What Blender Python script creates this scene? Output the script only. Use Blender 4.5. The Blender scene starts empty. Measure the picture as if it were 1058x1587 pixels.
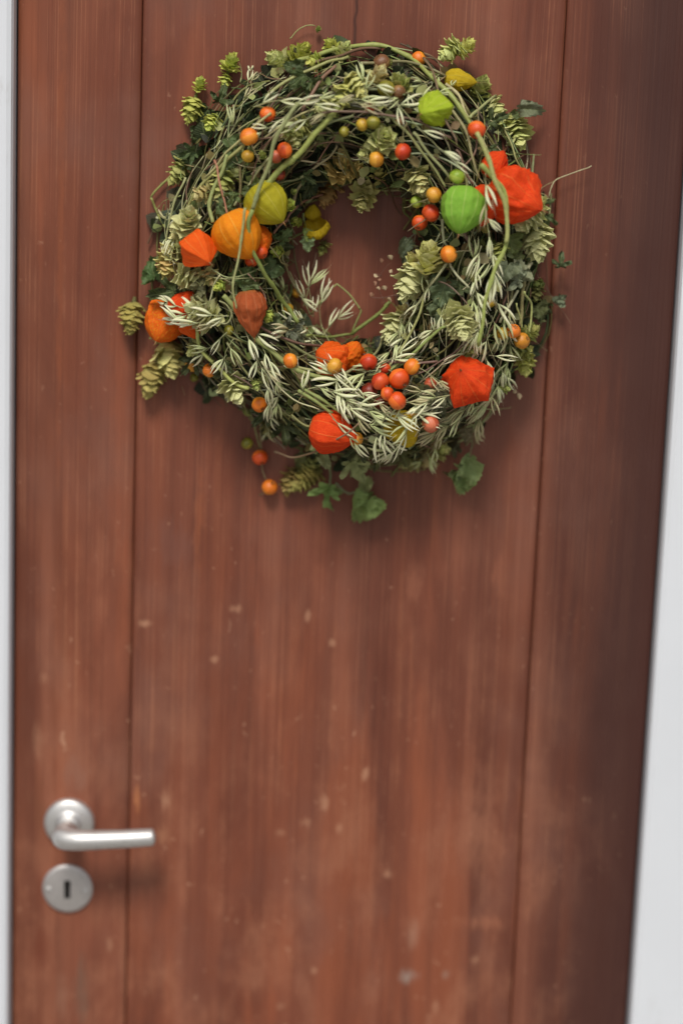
import bpy, math, random
from mathutils import Vector, Matrix, noise
R = random.Random(11)
PI = math.pi
S = bpy.context.scene
COL = S.collection

# ------------------------------------------------------------------ camera
# The photograph's verticals meet at one point far below it; that fixes pitch and roll.
F = 3600.0                       # focal length in pixels of the 1058 x 1587 photograph
CX, CY = 529.0, 793.5
down = Vector((-597.0, 16272.0, F)).normalized()         # world "down" in camera axes (right, down, forward)
Zc = -down
fw = Vector((0, 0, 1))
Yc = (fw - down * fw.dot(down)).normalized()             # into the door
Xc = Yc.cross(Zc)
RW = Matrix((Xc, Yc, Zc))                                # camera axes -> world axes
WZ = 1.55                                                # height of the wreath's middle above the ground
def ray(px, py):
    return RW @ Vector(((px - CX) / F, (py - CY) / F, 1.0))
CAM = Vector((0, 0, WZ)) - ray(535, 400) * 2.25
def at(px, py, h=0.0):
    """the point h metres in front of the door face seen at a spot of the photograph (world)"""
    r = ray(px, py)
    k = (-h - CAM.y) / r.y
    return CAM + r * k
cam = bpy.data.cameras.new('camera')
cam.sensor_fit = 'VERTICAL'; cam.sensor_height = 36.0; cam.sensor_width = 24.0
cam.lens = 36.0 * F / 1587.0
cam.clip_start = 0.05; cam.clip_end = 400
cam.dof.use_dof = True; cam.dof.focus_distance = 2.185; cam.dof.aperture_fstop = 1.3; cam.dof.aperture_blades = 0
co = bpy.data.objects.new('camera', cam); COL.objects.link(co)
M3 = RW @ Matrix(((1, 0, 0), (0, -1, 0), (0, 0, -1)))
co.matrix_world = Matrix.Translation(CAM) @ M3.to_4x4()
S.camera = co

# ------------------------------------------------------------------ sky and sun
SUN_DIR = Vector((-0.10, -0.62, 0.80)).normalized()      # towards the sun
W = bpy.data.worlds.new('World'); S.world = W; W.use_nodes = True
nt = W.node_tree; nt.nodes.clear()
sky = nt.nodes.new('ShaderNodeTexSky'); sky.sky_type = 'NISHITA'; sky.sun_disc = False
sky.sun_elevation = math.asin(SUN_DIR.z); sky.sun_rotation = math.atan2(SUN_DIR.x, SUN_DIR.y)
sky.dust_density = 3.0; sky.air_density = 1.0
hs = nt.nodes.new('ShaderNodeHueSaturation'); hs.inputs['Saturation'].default_value = 0.22
bg = nt.nodes.new('ShaderNodeBackground'); bg.inputs['Strength'].default_value = 0.05
wo = nt.nodes.new('ShaderNodeOutputWorld')
nt.links.new(sky.outputs[0], hs.inputs['Color']); nt.links.new(hs.outputs[0], bg.inputs['Color']); nt.links.new(bg.outputs[0], wo.inputs[0])
sl = bpy.data.lights.new('sun', 'SUN'); sl.energy = 1.5; sl.angle = math.radians(15); sl.color = (1.0, 0.95, 0.87)
so = bpy.data.objects.new('sun', sl); COL.objects.link(so)
so.rotation_euler = (-SUN_DIR).to_track_quat('-Z', 'Y').to_euler()
S.view_settings.view_transform = 'Standard'; S.view_settings.look = 'None'
S.view_settings.gamma = 1.0; S.view_settings.use_curve_mapping = False
S.view_settings.exposure = 0.80
S.render.engine = 'CYCLES'
S.cycles.use_denoising = True
S.cycles.max_bounces = 6; S.cycles.diffuse_bounces = 3; S.cycles.transmission_bounces = 3; S.cycles.transparent_max_bounces = 4

# ------------------------------------------------------------------ helpers
def s2l(c):
    return tuple(((v / 255) / 12.92 if v / 255 <= 0.04045 else ((v / 255 + 0.055) / 1.055) ** 2.4) for v in c)

class MB:
    """collects shapes into one mesh with a colour per vertex and UVs"""
    def __init__(s): s.v = []; s.f = []; s.uv = []; s.c = []; s.m = []
    def add(s, v, f, uv=None, c=(1, 1, 1), m=0, M=None):
        o = len(s.v)
        if M is not None: v = [M @ Vector(p) for p in v]
        s.v += [tuple(p) for p in v]; s.f += [tuple(i + o for i in q) for q in f]
        s.uv += list(uv) if uv else [(0, 0)] * len(v)
        s.c += ([tuple(c)] * len(v)) if not isinstance(c, list) else c
        s.m += [m] * len(f)
    def mesh(s, name, mats, smooth=True):
        me = bpy.data.meshes.new(name)
        me.from_pydata(s.v, [], s.f)
        me.polygons.foreach_set('use_smooth', [smooth] * len(s.f))
        me.polygons.foreach_set('material_index', s.m)
        li = [0] * len(me.loops); me.loops.foreach_get('vertex_index', li)
        uvl = me.uv_layers.new(name='UVMap')
        uvl.data.foreach_set('uv', [x for i in li for x in s.uv[i]])
        ca = me.color_attributes.new('Col', 'FLOAT_COLOR', 'POINT')
        ca.data.foreach_set('color', [x for c in s.c for x in (c[0], c[1], c[2], 1.0)])
        for m in (mats if isinstance(mats, (list, tuple)) else [mats]): me.materials.append(m)
        me.update()
        return me

def link(name, me, parent=None, M=None):
    o = bpy.data.objects.new(name, me); COL.objects.link(o)
    if parent is not None: o.parent = parent
    if M is not None: o.matrix_local = M
    return o
def empty(name, loc):
    o = bpy.data.objects.new(name, None); COL.objects.link(o); o.location = loc; o.empty_display_size = .05
    return o
def tag(o, label=None, cat=None, group=None, kind=None):
    for k, v in (('label', label), ('category', cat), ('group', group), ('kind', kind)):
        if v: o[k] = v
    return o

def smooth_path(pts, k=5):
    P = [Vector(p) for p in pts]
    if len(P) < 3: return P
    out = []
    for i in range(len(P) - 1):
        p0 = P[i - 1] if i else P[0] * 2 - P[1]
        p1, p2 = P[i], P[i + 1]
        p3 = P[i + 2] if i + 2 < len(P) else P[-1] * 2 - P[-2]
        for j in range(k):
            t = j / k
            out.append(0.5 * ((2 * p1) + (p2 - p0) * t + (2 * p0 - 5 * p1 + 4 * p2 - p3) * t * t + (3 * p1 - p0 - 3 * p2 + p3) * t ** 3))
    out.append(P[-1]); return out

def tube(mb, pts, rad, n=6, c=(1, 1, 1), m=0, cap=True):
    """rad: number or function of 0..1"""
    P = [Vector(p) for p in pts]; N = len(P)
    v = []; uv = []; f = []
    t0 = (P[1] - P[0]).normalized()
    u = t0.orthogonal().normalized()
    for i, p in enumerate(P):
        t = (P[min(i + 1, N - 1)] - P[max(i - 1, 0)])
        t = t.normalized() if t.length > 1e-9 else t0
        u = (u - t * u.dot(t)).normalized(); w = t.cross(u)
        r = rad(i / (N - 1)) if callable(rad) else rad
        for k in range(n):
            a = 2 * PI * k / n
            v.append(p + u * (r * math.cos(a)) + w * (r * math.sin(a))); uv.append((k / n, i / (N - 1)))
    for i in range(N - 1):
        for k in range(n):
            a = i * n + k; b = i * n + (k + 1) % n
            f.append((a, b, b + n, a + n))
    if cap:
        f.append(tuple(range(n - 1, -1, -1))); f.append(tuple(range((N - 1) * n, N * n)))
    mb.add(v, f, uv, c, m)

def box(mb, x0, x1, y0, y1, z0, z1, c=(1, 1, 1), m=0):
    v = [(x, y, z) for x in (x0, x1) for y in (y0, y1) for z in (z0, z1)]
    mb.add(v, [(0, 1, 3, 2), (4, 6, 7, 5), (0, 4, 5, 1), (2, 3, 7, 6), (0, 2, 6, 4), (1, 5, 7, 3)], None, c, m)

def prism_xz(mb, prof, z0, z1, seg=1, c=(1, 1, 1)):
    """closed profile in x,y swept up in z"""
    n = len(prof); v = []; f = []
    for i in range(seg + 1):
        z = z0 + (z1 - z0) * i / seg
        v += [(x, y, z) for x, y in prof]
    for i in range(seg):
        for k in range(n):
            a = i * n + k; b = i * n + (k + 1) % n
            f.append((a, b, b + n, a + n))
    f.append(tuple(range(n - 1, -1, -1))); f.append(tuple(range(seg * n, seg * n + n)))
    mb.add(v, f, None, c)

def direction(ang, tilt=0.0):
    """ang: degrees in the plane of the door, 0 right, 90 up; tilt: degrees out of it towards the viewer"""
    a, t = math.radians(ang), math.radians(tilt)
    return Vector((math.cos(a) * math.cos(t), -math.sin(t), math.sin(a) * math.cos(t)))
def frame_z(d, spin=0.0, pos=(0, 0, 0), sc=1.0):
    """local z along d"""
    d = d.normalized(); x = d.orthogonal().normalized(); y = d.cross(x)
    m = Matrix((x, y, d)).transposed().to_4x4() @ Matrix.Rotation(math.radians(spin), 4, 'Z')
    return Matrix.Translation(Vector(pos)) @ m @ Matrix.Scale(sc, 4)
def frame_yz(dy, nz, pos=(0, 0, 0), sc=1.0):
    """local y along dy, local z near nz"""
    dy = dy.normalized(); nz = nz - dy * nz.dot(dy)
    nz = nz.normalized() if nz.length > 1e-6 else dy.orthogonal().normalized()
    x = dy.cross(nz)
    return Matrix.Translation(Vector(pos)) @ Matrix((x, dy, nz)).transposed().to_4x4() @ Matrix.Scale(sc, 4)

# ------------------------------------------------------------------ materials
class NT:
    def __init__(s, name):
        s.mat = bpy.data.materials.new(name); s.mat.use_nodes = True
        s.t = s.mat.node_tree; s.t.nodes.clear()
        s.out = s.n('ShaderNodeOutputMaterial')
    def n(s, kind, **kw):
        nd = s.t.nodes.new(kind)
        for k, v in kw.items():
            if k.startswith('i_'):
                nd.inputs[k[2:].replace('_', ' ')].default_value = v
            else: setattr(nd, k, v)
        return nd
    def l(s, a, b): s.t.links.new(a, b)
    def math(s, op, a, b=None, c=None, clamp=False):
        nd = s.n('ShaderNodeMath', operation=op, use_clamp=clamp)
        for i, x in enumerate((a, b, c)):
            if x is None: continue
            if hasattr(x, 'default_value'): s.l(x, nd.inputs[i])
            else: nd.inputs[i].default_value = x
        return nd.outputs[0]
    def mix(s, fac, a, b, mode='MIX'):
        nd = s.n('ShaderNodeMix', data_type='RGBA', blend_type=mode)
        for i, x in ((0, fac), (6, a), (7, b)):
            if hasattr(x, 'default_value'): s.l(x, nd.inputs[i])
            elif i == 0: nd.inputs[0].default_value = x
            else: nd.inputs[i].default_value = (*x[:3], 1)
        return nd.outputs[2]
    def ramp(s, fac, lo, hi, a=0.0, b=1.0):
        nd = s.n('ShaderNodeMapRange', interpolation_type='SMOOTHSTEP')
        s.l(fac, nd.inputs[0])
        for i, x in enumerate((lo, hi, a, b)): nd.inputs[i + 1].default_value = x
        return nd.outputs[0]
    def scaled(s, vec, sc, off=(0, 0, 0)):
        nd = s.n('ShaderNodeMapping'); s.l(vec, nd.inputs[0])
        nd.inputs['Scale'].default_value = sc; nd.inputs['Location'].default_value = off
        return nd.outputs[0]
    def noise(s, vec, scale, detail=3, rough=.5, dist=0.0):
        nd = s.n('ShaderNodeTexNoise'); s.l(vec, nd.inputs['Vector'])
        nd.inputs['Scale'].default_value = scale; nd.inputs['Detail'].default_value = detail
        nd.inputs['Roughness'].default_value = rough; nd.inputs['Distortion'].default_value = dist
        return nd.outputs[0]
    def bump(s, h, strength, dist):
        nd = s.n('ShaderNodeBump'); nd.inputs['Strength'].default_value = strength
        nd.inputs['Distance'].default_value = dist; s.l(h, nd.inputs['Height']); return nd.outputs[0]
    def bsdf(s, color, rough=.5, metal=0.0, normal=None, spec=.5, sub=0.0, coat=0.0):
        b = s.n('ShaderNodeBsdfPrincipled')
        for k, x in (('Base Color', color), ('Roughness', rough), ('Metallic', metal), ('Specular IOR Level', spec), ('Subsurface Weight', sub), ('Coat Weight', coat)):
            if hasattr(x, 'default_value'): s.l(x, b.inputs[k])
            else: b.inputs[k].default_value = (*x[:3], 1) if k == 'Base Color' else x
        if sub: b.inputs['Subsurface Radius'].default_value = (.004, .002, .001)
        if normal is not None: s.l(normal, b.inputs['Normal'])
        return b
    def done(s, b, transl=0.0, color=None, normal=None):
        if transl:
            tr = s.n('ShaderNodeBsdfTranslucent'); mx = s.n('ShaderNodeMixShader'); mx.inputs[0].default_value = transl
            s.l(color, tr.inputs[0])
            if normal is not None: s.l(normal, tr.inputs['Normal'])
            s.l(b.outputs[0], mx.inputs[1]); s.l(tr.outputs[0], mx.inputs[2]); s.l(mx.outputs[0], s.out.inputs[0])
        else: s.l(b.outputs[0], s.out.inputs[0])
        return s.mat

# --- weathered red-brown stained softwood ---
def wood_tone(c):
    r, g, b = s2l(c); return (r * .85, g * .75, b * .60)
def wood_mat(name, base, alt, off=0.0, dark_from=None, spots=(), crack=None):
    N = NT(name); s2l = wood_tone
    pos = N.n('ShaderNodeNewGeometry').outputs['Position']
    pv = N.scaled(pos, (1, 1, 1), (off, 0, off * 1.7))
    warp = N.noise(N.scaled(pv, (3, 3, .8)), 1.0, 2)
    # slow sideways wander of the grain
    add = N.n('ShaderNodeVectorMath', operation='ADD'); cmb = N.n('ShaderNodeCombineXYZ')
    N.l(N.math('MULTIPLY', N.math('SUBTRACT', warp, .5), .022), cmb.inputs[0])
    N.l(pv, add.inputs[0]); N.l(cmb.outputs[0], add.inputs[1]); gv = add.outputs[0]
    broad = N.noise(N.scaled(gv, (11, 1, .55)), 1.0, 3, .55)
    mid = N.noise(N.scaled(gv, (48, 1, 1.3)), 1.0, 3, .6)
    fine = N.noise(N.scaled(gv, (330, 1, 2.2)), 1.0, 2, .6)
    hair = N.noise(N.scaled(gv, (760, 1, 2.4)), 1.0, 1, .5)
    blot = N.noise(N.scaled(pv, (7, 1, 4)), 1.0, 4, .6)
    wear = N.noise(N.scaled(pv, (16, 1, 9)), 1.0, 5, .65)
    c = N.mix(N.ramp(broad, .32, .68), base, alt)
    c = N.mix(N.ramp(N.noise(N.scaled(pv, (5, 1, .7), (6, 0, 2)), 1.0, 2), .46, .66, 0, .40), c, s2l((146, 96, 84)))
    c = N.mix(N.ramp(N.noise(N.scaled(pv, (9, 1, 2.4), (3, 0, 9)), 1.0, 5, .62, .5), .40, .60, .50, 0), c, s2l((92, 48, 38)))
    c = N.mix(N.ramp(N.noise(N.scaled(pv, (13, 1, 1.6), (8, 0, 4)), 1.0, 5, .6, .4), .52, .68, 0, .40), c, s2l((176, 104, 76)))
    c = N.mix(N.ramp(mid, .46, .74, 0, .30), c, s2l((158, 94, 70)))
    c = N.mix(N.ramp(mid, .30, .48, .36, 0), c, s2l((88, 48, 40)))
    c = N.mix(N.ramp(N.noise(N.scaled(gv, (22, 1, .9), (.4, 0, .2)), 1.0, 3, .6), .50, .70, 0, .5), c, s2l((160, 106, 90)))
    # bloom: greyish mauve where the stain has gone chalky
    c = N.mix(N.ramp(blot, .48, .70, 0, .55), c, s2l((130, 92, 86)))
    c = N.mix(N.ramp(fine, .30, .48, .22, 0), c, s2l((74, 38, 32)))
    # pale hairlines where the stain has worn off the ridges of the grain
    sep = N.n('ShaderNodeSeparateXYZ'); N.l(pos, sep.inputs[0]); Z = sep.outputs[2]; X = sep.outputs[0]
    hl = N.math('MULTIPLY', N.ramp(hair, .56, .68), N.ramp(wear, .38, .60))
    c = N.mix(N.math('MULTIPLY', hl, .32), c, s2l((196, 138, 112)))
    # scuffed, faded patches, more of them low down on the door where it is knocked
    low = N.ramp(Z, .55, 1.35, 1.0, .12)
    sc = N.math('MULTIPLY', N.ramp(wear, .47, .70), low)
    c = N.mix(N.math('MULTIPLY', sc, .62), c, s2l((176, 124, 104)))
    # flecks where the stain has chipped to primer
    ch = N.noise(N.scaled(pv, (170, 1, 105)), 1.0, 2, .55, .4)
    ch2 = N.noise(N.scaled(pv, (75, 1, 42), (2, 0, 5)), 1.0, 3, .7, .3)
    few = N.ramp(N.noise(N.scaled(pv, (14, 1, 9), (1, 0, 3)), 1.0, 2), .42, .62)
    fl = N.math('MULTIPLY', N.ramp(ch, .665, .73), few)
    fl = N.math('MAXIMUM', fl, N.math('MULTIPLY', N.ramp(ch2, .66, .75), N.ramp(Z, 1.0, 1.45, 1, 0)))
    fl = N.math('MULTIPLY', fl, N.ramp(Z, 1.0, 1.65, .9, .35))
    c = N.mix(N.math('MULTIPLY', fl, .6), c, s2l((208, 168, 150)))
    en = N.math('SUBTRACT', N.noise(N.scaled(pv, (110, 1, 26)), 1.0, 4, .75), .5)
    for (px, py, rx, ry, col_, st_) in spots:
        w = at(px, py)
        dx = N.math('MULTIPLY', N.math('SUBTRACT', X, w.x), 1500 / rx); dz = N.math('MULTIPLY', N.math('SUBTRACT', Z, w.z), 1500 / ry)
        dd = N.math('SQRT', N.math('ADD', N.math('MULTIPLY', dx, dx), N.math('MULTIPLY', dz, dz)))
        c = N.mix(N.ramp(N.math('ADD', dd, N.math('MULTIPLY', en, 3.4)), .05, 1.15, st_ * .7, 0), c, s2l(col_))
    if crack:
        w = at(*crack)
        wx = N.math('ADD', X, N.math('MULTIPLY', N.math('SUBTRACT', N.noise(N.scaled(pv, (0, 0, 26)), 1.0, 2), .5), .012))
        dk = N.math('MULTIPLY', N.ramp(N.math('ABSOLUTE', N.math('SUBTRACT', wx, w.x)), .0004, .0022, 1, 0), N.ramp(Z, w.z - .02, w.z + .01))
        c = N.mix(N.math('MULTIPLY', dk, .75), c, s2l((56, 28, 24)))
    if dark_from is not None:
        # the outer part of this board blends to dark brown across a wandering edge
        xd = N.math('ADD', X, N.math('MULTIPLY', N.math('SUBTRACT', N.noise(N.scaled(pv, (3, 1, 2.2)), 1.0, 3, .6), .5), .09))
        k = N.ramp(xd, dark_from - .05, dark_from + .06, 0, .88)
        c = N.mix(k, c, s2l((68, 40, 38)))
    h = N.math('ADD', N.math('MULTIPLY', fine, .7), N.math('MULTIPLY', mid, .5))
    h = N.math('SUBTRACT', h, N.math('MULTIPLY', fl, .35))
    nm = N.bump(h, .45, .0022)
    rg = N.ramp(wear, .3, .7, .42, .62)
    return N.done(N.bsdf(c, rg, 0, nm, .42))

def paint_mat(name, col, scale=40):
    N = NT(name); pos = N.n('ShaderNodeNewGeometry').outputs['Position']
    n1 = N.noise(pos, 6, 4, .6); n2 = N.noise(N.scaled(pos, (60, 60, 4)), 1.0, 3)
    c = N.mix(N.ramp(n1, .35, .75, 0, .25), col, tuple(v * .86 for v in col))
    c = N.mix(N.ramp(N.noise(N.scaled(pos, (30, 30, 9)), 1.0, 4, .7), .62, .8, 0, .3), c, s2l((150, 142, 130)))
    return N.done(N.bsdf(c, .5, 0, N.bump(n2, .25, .001), .4))

def metal_mat(name, col, rough):
    N = NT(name); pos = N.n('ShaderNodeTexCoord').outputs['Object']
    n1 = N.noise(pos, 90, 4, .65); n2 = N.noise(pos, 900, 2)
    c = N.mix(N.ramp(n1, .4, .75, 0, .5), col, tuple(v * .72 for v in col))
    r = N.ramp(n1, .3, .7, rough - .06, rough + .12)
    return N.done(N.bsdf(c, r, .9, N.bump(n2, .12, .0004), .5))

def flat_mat(name, col, rough=.7, metal=0):
    N = NT(name); pos = N.n('ShaderNodeTexCoord').outputs['Object']
    c = N.mix(N.ramp(N.noise(pos, 25, 4, .6), .3, .7), col, tuple(v * .7 for v in col))
    return N.done(N.bsdf(c, rough, metal))

def plant_mat(name, transl=.3, rough=.6, stripes=None, bump=.3, spot=.35):
    """colour comes from the vertex colour, broken up by noise and veins"""
    N = NT(name)
    at_ = N.n('ShaderNodeAttribute', attribute_name='Col').outputs['Color']
    ob = N.n('ShaderNodeTexCoord'); pos = ob.outputs['Object']; uv = ob.outputs['UV']
    rnd = N.n('ShaderNodeObjectInfo').outputs['Random']
    n1 = N.noise(pos, 260, 3, .6)
    c = N.mix(N.ramp(n1, .35, .72, 0, spot), at_, (.10, .055, .02))
    c = N.mix(N.ramp(N.noise(pos, 90, 2), .45, .75, 0, .4), c, (.5, .46, .2), 'MULTIPLY') if spot > .5 else c
    h = N.noise(pos, 420, 3)
    if stripes == 'long':
        s = N.n('ShaderNodeSeparateXYZ'); N.l(uv, s.inputs[0])
        w = N.math('SINE', N.math('MULTIPLY', s.outputs[0], 75.0))
        c = N.mix(N.ramp(w, .2, 1, 0, .35), c, (.9, .9, .62), 'SOFT_LIGHT')
        c = N.mix(N.ramp(w, -.2, -1, 0, .16), c, (.20, .22, .06))
        h = N.math('ADD', h, w)
    if stripes == 'leaf':
        s = N.n('ShaderNodeSeparateXYZ'); N.l(uv, s.inputs[0])
        # u = across (0 at the midrib), v = along
        au = N.math('ABSOLUTE', s.outputs[0])
        rib = N.ramp(au, .0, .045, 1, 0)
        q = N.math('SUBTRACT', s.outputs[1], N.math('MULTIPLY', au, .75))
        side = N.ramp(N.math('ABSOLUTE', N.math('SUBTRACT', N.math('FRACT', N.math('MULTIPLY', q, 8.0)), .5)), .0, .12, 1, 0)
        vein = N.math('MAXIMUM', rib, N.math('MULTIPLY', side, .75))
        c = N.mix(N.math('MULTIPLY', vein, .45), c, (.30, .36, .16))
        puck = N.math('MULTIPLY', N.noise(pos, 300, 2), .8)
        h = N.math('SUBTRACT', puck, vein)
        bk = N.n('ShaderNodeNewGeometry').outputs['Backfacing']
        c = N.mix(N.math('MULTIPLY', bk, .45), c, (.20, .26, .17))
    nm = N.bump(h, bump, .0006)
    return N.done(N.bsdf(c, rough, 0, nm, .35), transl, c, nm)

def husk_mat(name, base, low, vein, transl=.24, blot=None):
    N = NT(name)
    tc = N.n('ShaderNodeTexCoord'); pos = tc.outputs['Object']; s = N.n('ShaderNodeSeparateXYZ'); N.l(tc.outputs['UV'], s.inputs[0])
    u, v = s.outputs[0], s.outputs[1]
    c = N.mix(N.ramp(N.noise(pos, 75, 4, .65), .38, .64), base, low)
    c = N.mix(N.ramp(N.noise(pos, 330, 2, .6), .62, .74, 0, .35), c, tuple(x * .45 for x in low))
    c = N.mix(N.ramp(v, .18, .0, 0, .5), c, (.30, .26, .05))
    if blot: c = N.mix(N.ramp(N.noise(pos, 38, 2, .5), .48, .66, 0, .85), c, blot)
    fr = N.math('ABSOLUTE', N.math('SUBTRACT', N.math('FRACT', N.math('MULTIPLY', u, 10.0)), .5))
    main = N.ramp(fr, .0, .06, 1, 0)
    vo = N.n('ShaderNodeTexVoronoi', feature='DISTANCE_TO_EDGE'); vo.inputs['Scale'].default_value = 1.0
    N.l(N.scaled(tc.outputs['UV'], (34, 11, 1)), vo.inputs['Vector'])
    net = N.ramp(vo.outputs['Distance'], .0, .09, 1, 0)
    vm = N.math('MAXIMUM', N.math('MULTIPLY', main, .9), N.math('MULTIPLY', net, .10))
    c = N.mix(N.math('MULTIPLY', vm, .8), c, vein)
    c = N.mix(N.ramp(N.noise(pos, 150, 5, .7), .54, .76, 0, .10), c, tuple(x * .6 for x in low))
    # papery wear at the tip
    c = N.mix(N.ramp(v, .9, 1.0, 0, .35), c, tuple(x * .35 for x in low))
    h = N.math('ADD', N.math('MULTIPLY', vm, .8), N.math('MULTIPLY', N.noise(pos, 95, 3, .5, 1.2), 1.0))
    nm = N.bump(h, .55, .0012)
    return N.done(N.bsdf(c, .60, 0, nm, .28), transl, c, nm)

_bm = {}
def berry_mat(c1, c2):
    k = (c1, c2)
    if k in _bm: return _bm[k]
    N = NT('berry_skin'); tc = N.n('ShaderNodeTexCoord'); pos = tc.outputs['Object']
    s = N.n('ShaderNodeSeparateXYZ'); N.l(pos, s.inputs[0])
    rnd = N.n('ShaderNodeObjectInfo').outputs['Random']
    g = N.math('ADD', N.ramp(s.outputs[2], -.008, .008, 0, 1), N.math('MULTIPLY', N.math('SUBTRACT', N.noise(pos, 140, 3, .6), .5), 1.3))
    c = N.mix(N.ramp(g, .25, .85), s2l(c1), s2l(c2))
    c = N.mix(N.ramp(N.noise(pos, 480, 4, .7), .60, .78, 0, .5), c, s2l((120, 52, 22)))
    nm = N.bump(N.noise(pos, 260, 3), .25, .0007)
    b = N.bsdf(c, .40, 0, nm, .45, .06, .12); b.inputs['Coat Roughness'].default_value = .35
    _bm[k] = N.done(b); return _bm[k]

M_WHITE = paint_mat('white_frame_paint', (.70, .73, .78))
M_STEEL = metal_mat('brushed_aluminium', (.66, .65, .64), .46)
M_PLATE = metal_mat('dull_aluminium', (.60, .57, .56), .48)
M_DARK = flat_mat('dark_void', (.01, .008, .007), .9)
M_HOP = plant_mat('hop_bract', .20, .6, 'long', .35, .12)
M_OAT = plant_mat('oat_husk', .12, .5, None, .3, .10)
M_STEM = plant_mat('stem', .0, .5, None, .4, .30)
M_LEAF = plant_mat('leaf', .22, .55, 'leaf', .7, .15)
M_DRY = plant_mat('dry_scrap', .2, .7, None, .4, .6)

# ------------------------------------------------------------------ ground, wall, frame, door
XL, XR = at(25.7, 400).x, at(1049, 400).x
X1, X2 = at(214.5, 400).x, at(856, 400).x
DOOR_TOP = 2.06
mb = MB(); mb.add([(-60, -60, -.15), (60, -60, -.15), (60, 60, -.15), (-60, 60, -.15)], [(0, 1, 2, 3)])
tag(link('ground', mb.mesh('ground', flat_mat('grey_paving', (.30, .29, .27), .85))), kind='structure')
mb = MB(); box(mb, XL - .25, XR + .25, -.62, .10, -.15, -.004)
tag(link('doorstep', mb.mesh('doorstep', flat_mat('pale_step_stone', (.34, .33, .31), .8), False)),
    'pale stone step in front of the red-brown door', 'step', kind='thing')
REC = .020                                     # how far the door lies behind the face of its frame
mb = MB(); T = .13
yf = -REC + .028
box(mb, -6, XL - T, yf, .3, -.15, 5); box(mb, XR + T, 6, yf, .3, -.15, 5)
box(mb, XL - T, XR + T, yf, .3, DOOR_TOP + .13, 5)
tag(link('house_wall', mb.mesh('house_wall', flat_mat('lime_render', (.62, .60, .56), .9), False)),
    'pale rendered house wall that the white door frame is set in', 'wall', kind='thing')

fr = empty('door_surround', (0, 0, 0))
tag(fr, 'white painted door frame running down both sides of the brown door', 'door frame', kind='thing')
G = .0015
def jamb(x_in, sgn):
    # profile from the rebate outwards: reveal, small round, face, bead, outer face
    x = lambda d: x_in + sgn * (G + d)
    prof = [(x(0), .05), (x(0), -REC + .006), (x(.0018), -REC + .0018), (x(.006), -REC),
            (x(T - .012), -REC), (x(T - .006), -REC), (x(T - .006), .05)]
    if sgn < 0: prof = prof[::-1]
    m = MB(); prism_xz(m, prof, 0, DOOR_TOP + .004, 1)
    return m
link('jamb', jamb(XL, -1).mesh('jamb', M_WHITE, False), fr)
link('jamb', jamb(XR, 1).mesh('jamb', M_WHITE, False), fr)
mb = MB(); box(mb, XL - T + .006, XR + T - .006, -REC, .05, DOOR_TOP + .006, DOOR_TOP + .125)
link('head', mb.mesh('head', M_WHITE, False), fr)

door = empty('door', (0, 0, 0))
tag(door, 'weathered red-brown wooden plank door that the wreath hangs on', 'door', kind='thing')
def plank(x0, x1, mat, r=.0085, groove=.0019):
    prof = [(x0, .04)]
    for i in range(7):
        a = PI / 2 * i / 6; prof.append((x0 + r - r * math.cos(a), groove * 2 - groove * 2 * math.sin(a)))
    for i in range(7):
        a = PI / 2 * (1 - i / 6); prof.append((x1 - r + r * math.cos(a), groove * 2 - groove * 2 * math.sin(a)))
    prof.append((x1, .04))
    m = MB(); prism_xz(m, prof, .008, DOOR_TOP, 1)
    me = m.mesh('plank', mat, True)
    for p in me.polygons:
        if abs(p.normal.z) > .5 or abs(p.normal.x) > .99: p.use_smooth = False
    try: me.set_sharp_from_angle(angle=math.radians(35))
    except Exception: pass
    return link('plank', me, door)
g = .0002
plank(XL, X1 - g, wood_mat('stained_board_left', wood_tone((138, 80, 62)), wood_tone((118, 72, 56)), 3.1, spots=[(120, 1200, 26, 34, (150,112,104), 0.6), (128, 1530, 14, 60, (116,100,94), 0.75), (98, 1555, 16, 44, (160,124,112), 0.5), (60, 1260, 14, 70, (116,78,58), 0.5), (170, 1465, 6, 14, (206, 164, 144), 0.4), (60, 1480, 22, 60, (118,58,40), 0.5), (150, 1420, 16, 30, (158,104,84), 0.4), (95, 300, 7, 420, (164,96,64), 0.45), (60, 1150, 12, 40, (206, 164, 144), 0.25), (70, 1050, 8, 14, (206, 164, 144), 0.4), (185, 620, 14, 300, (160,92,68), 0.35)]), r=.0075)
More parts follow.
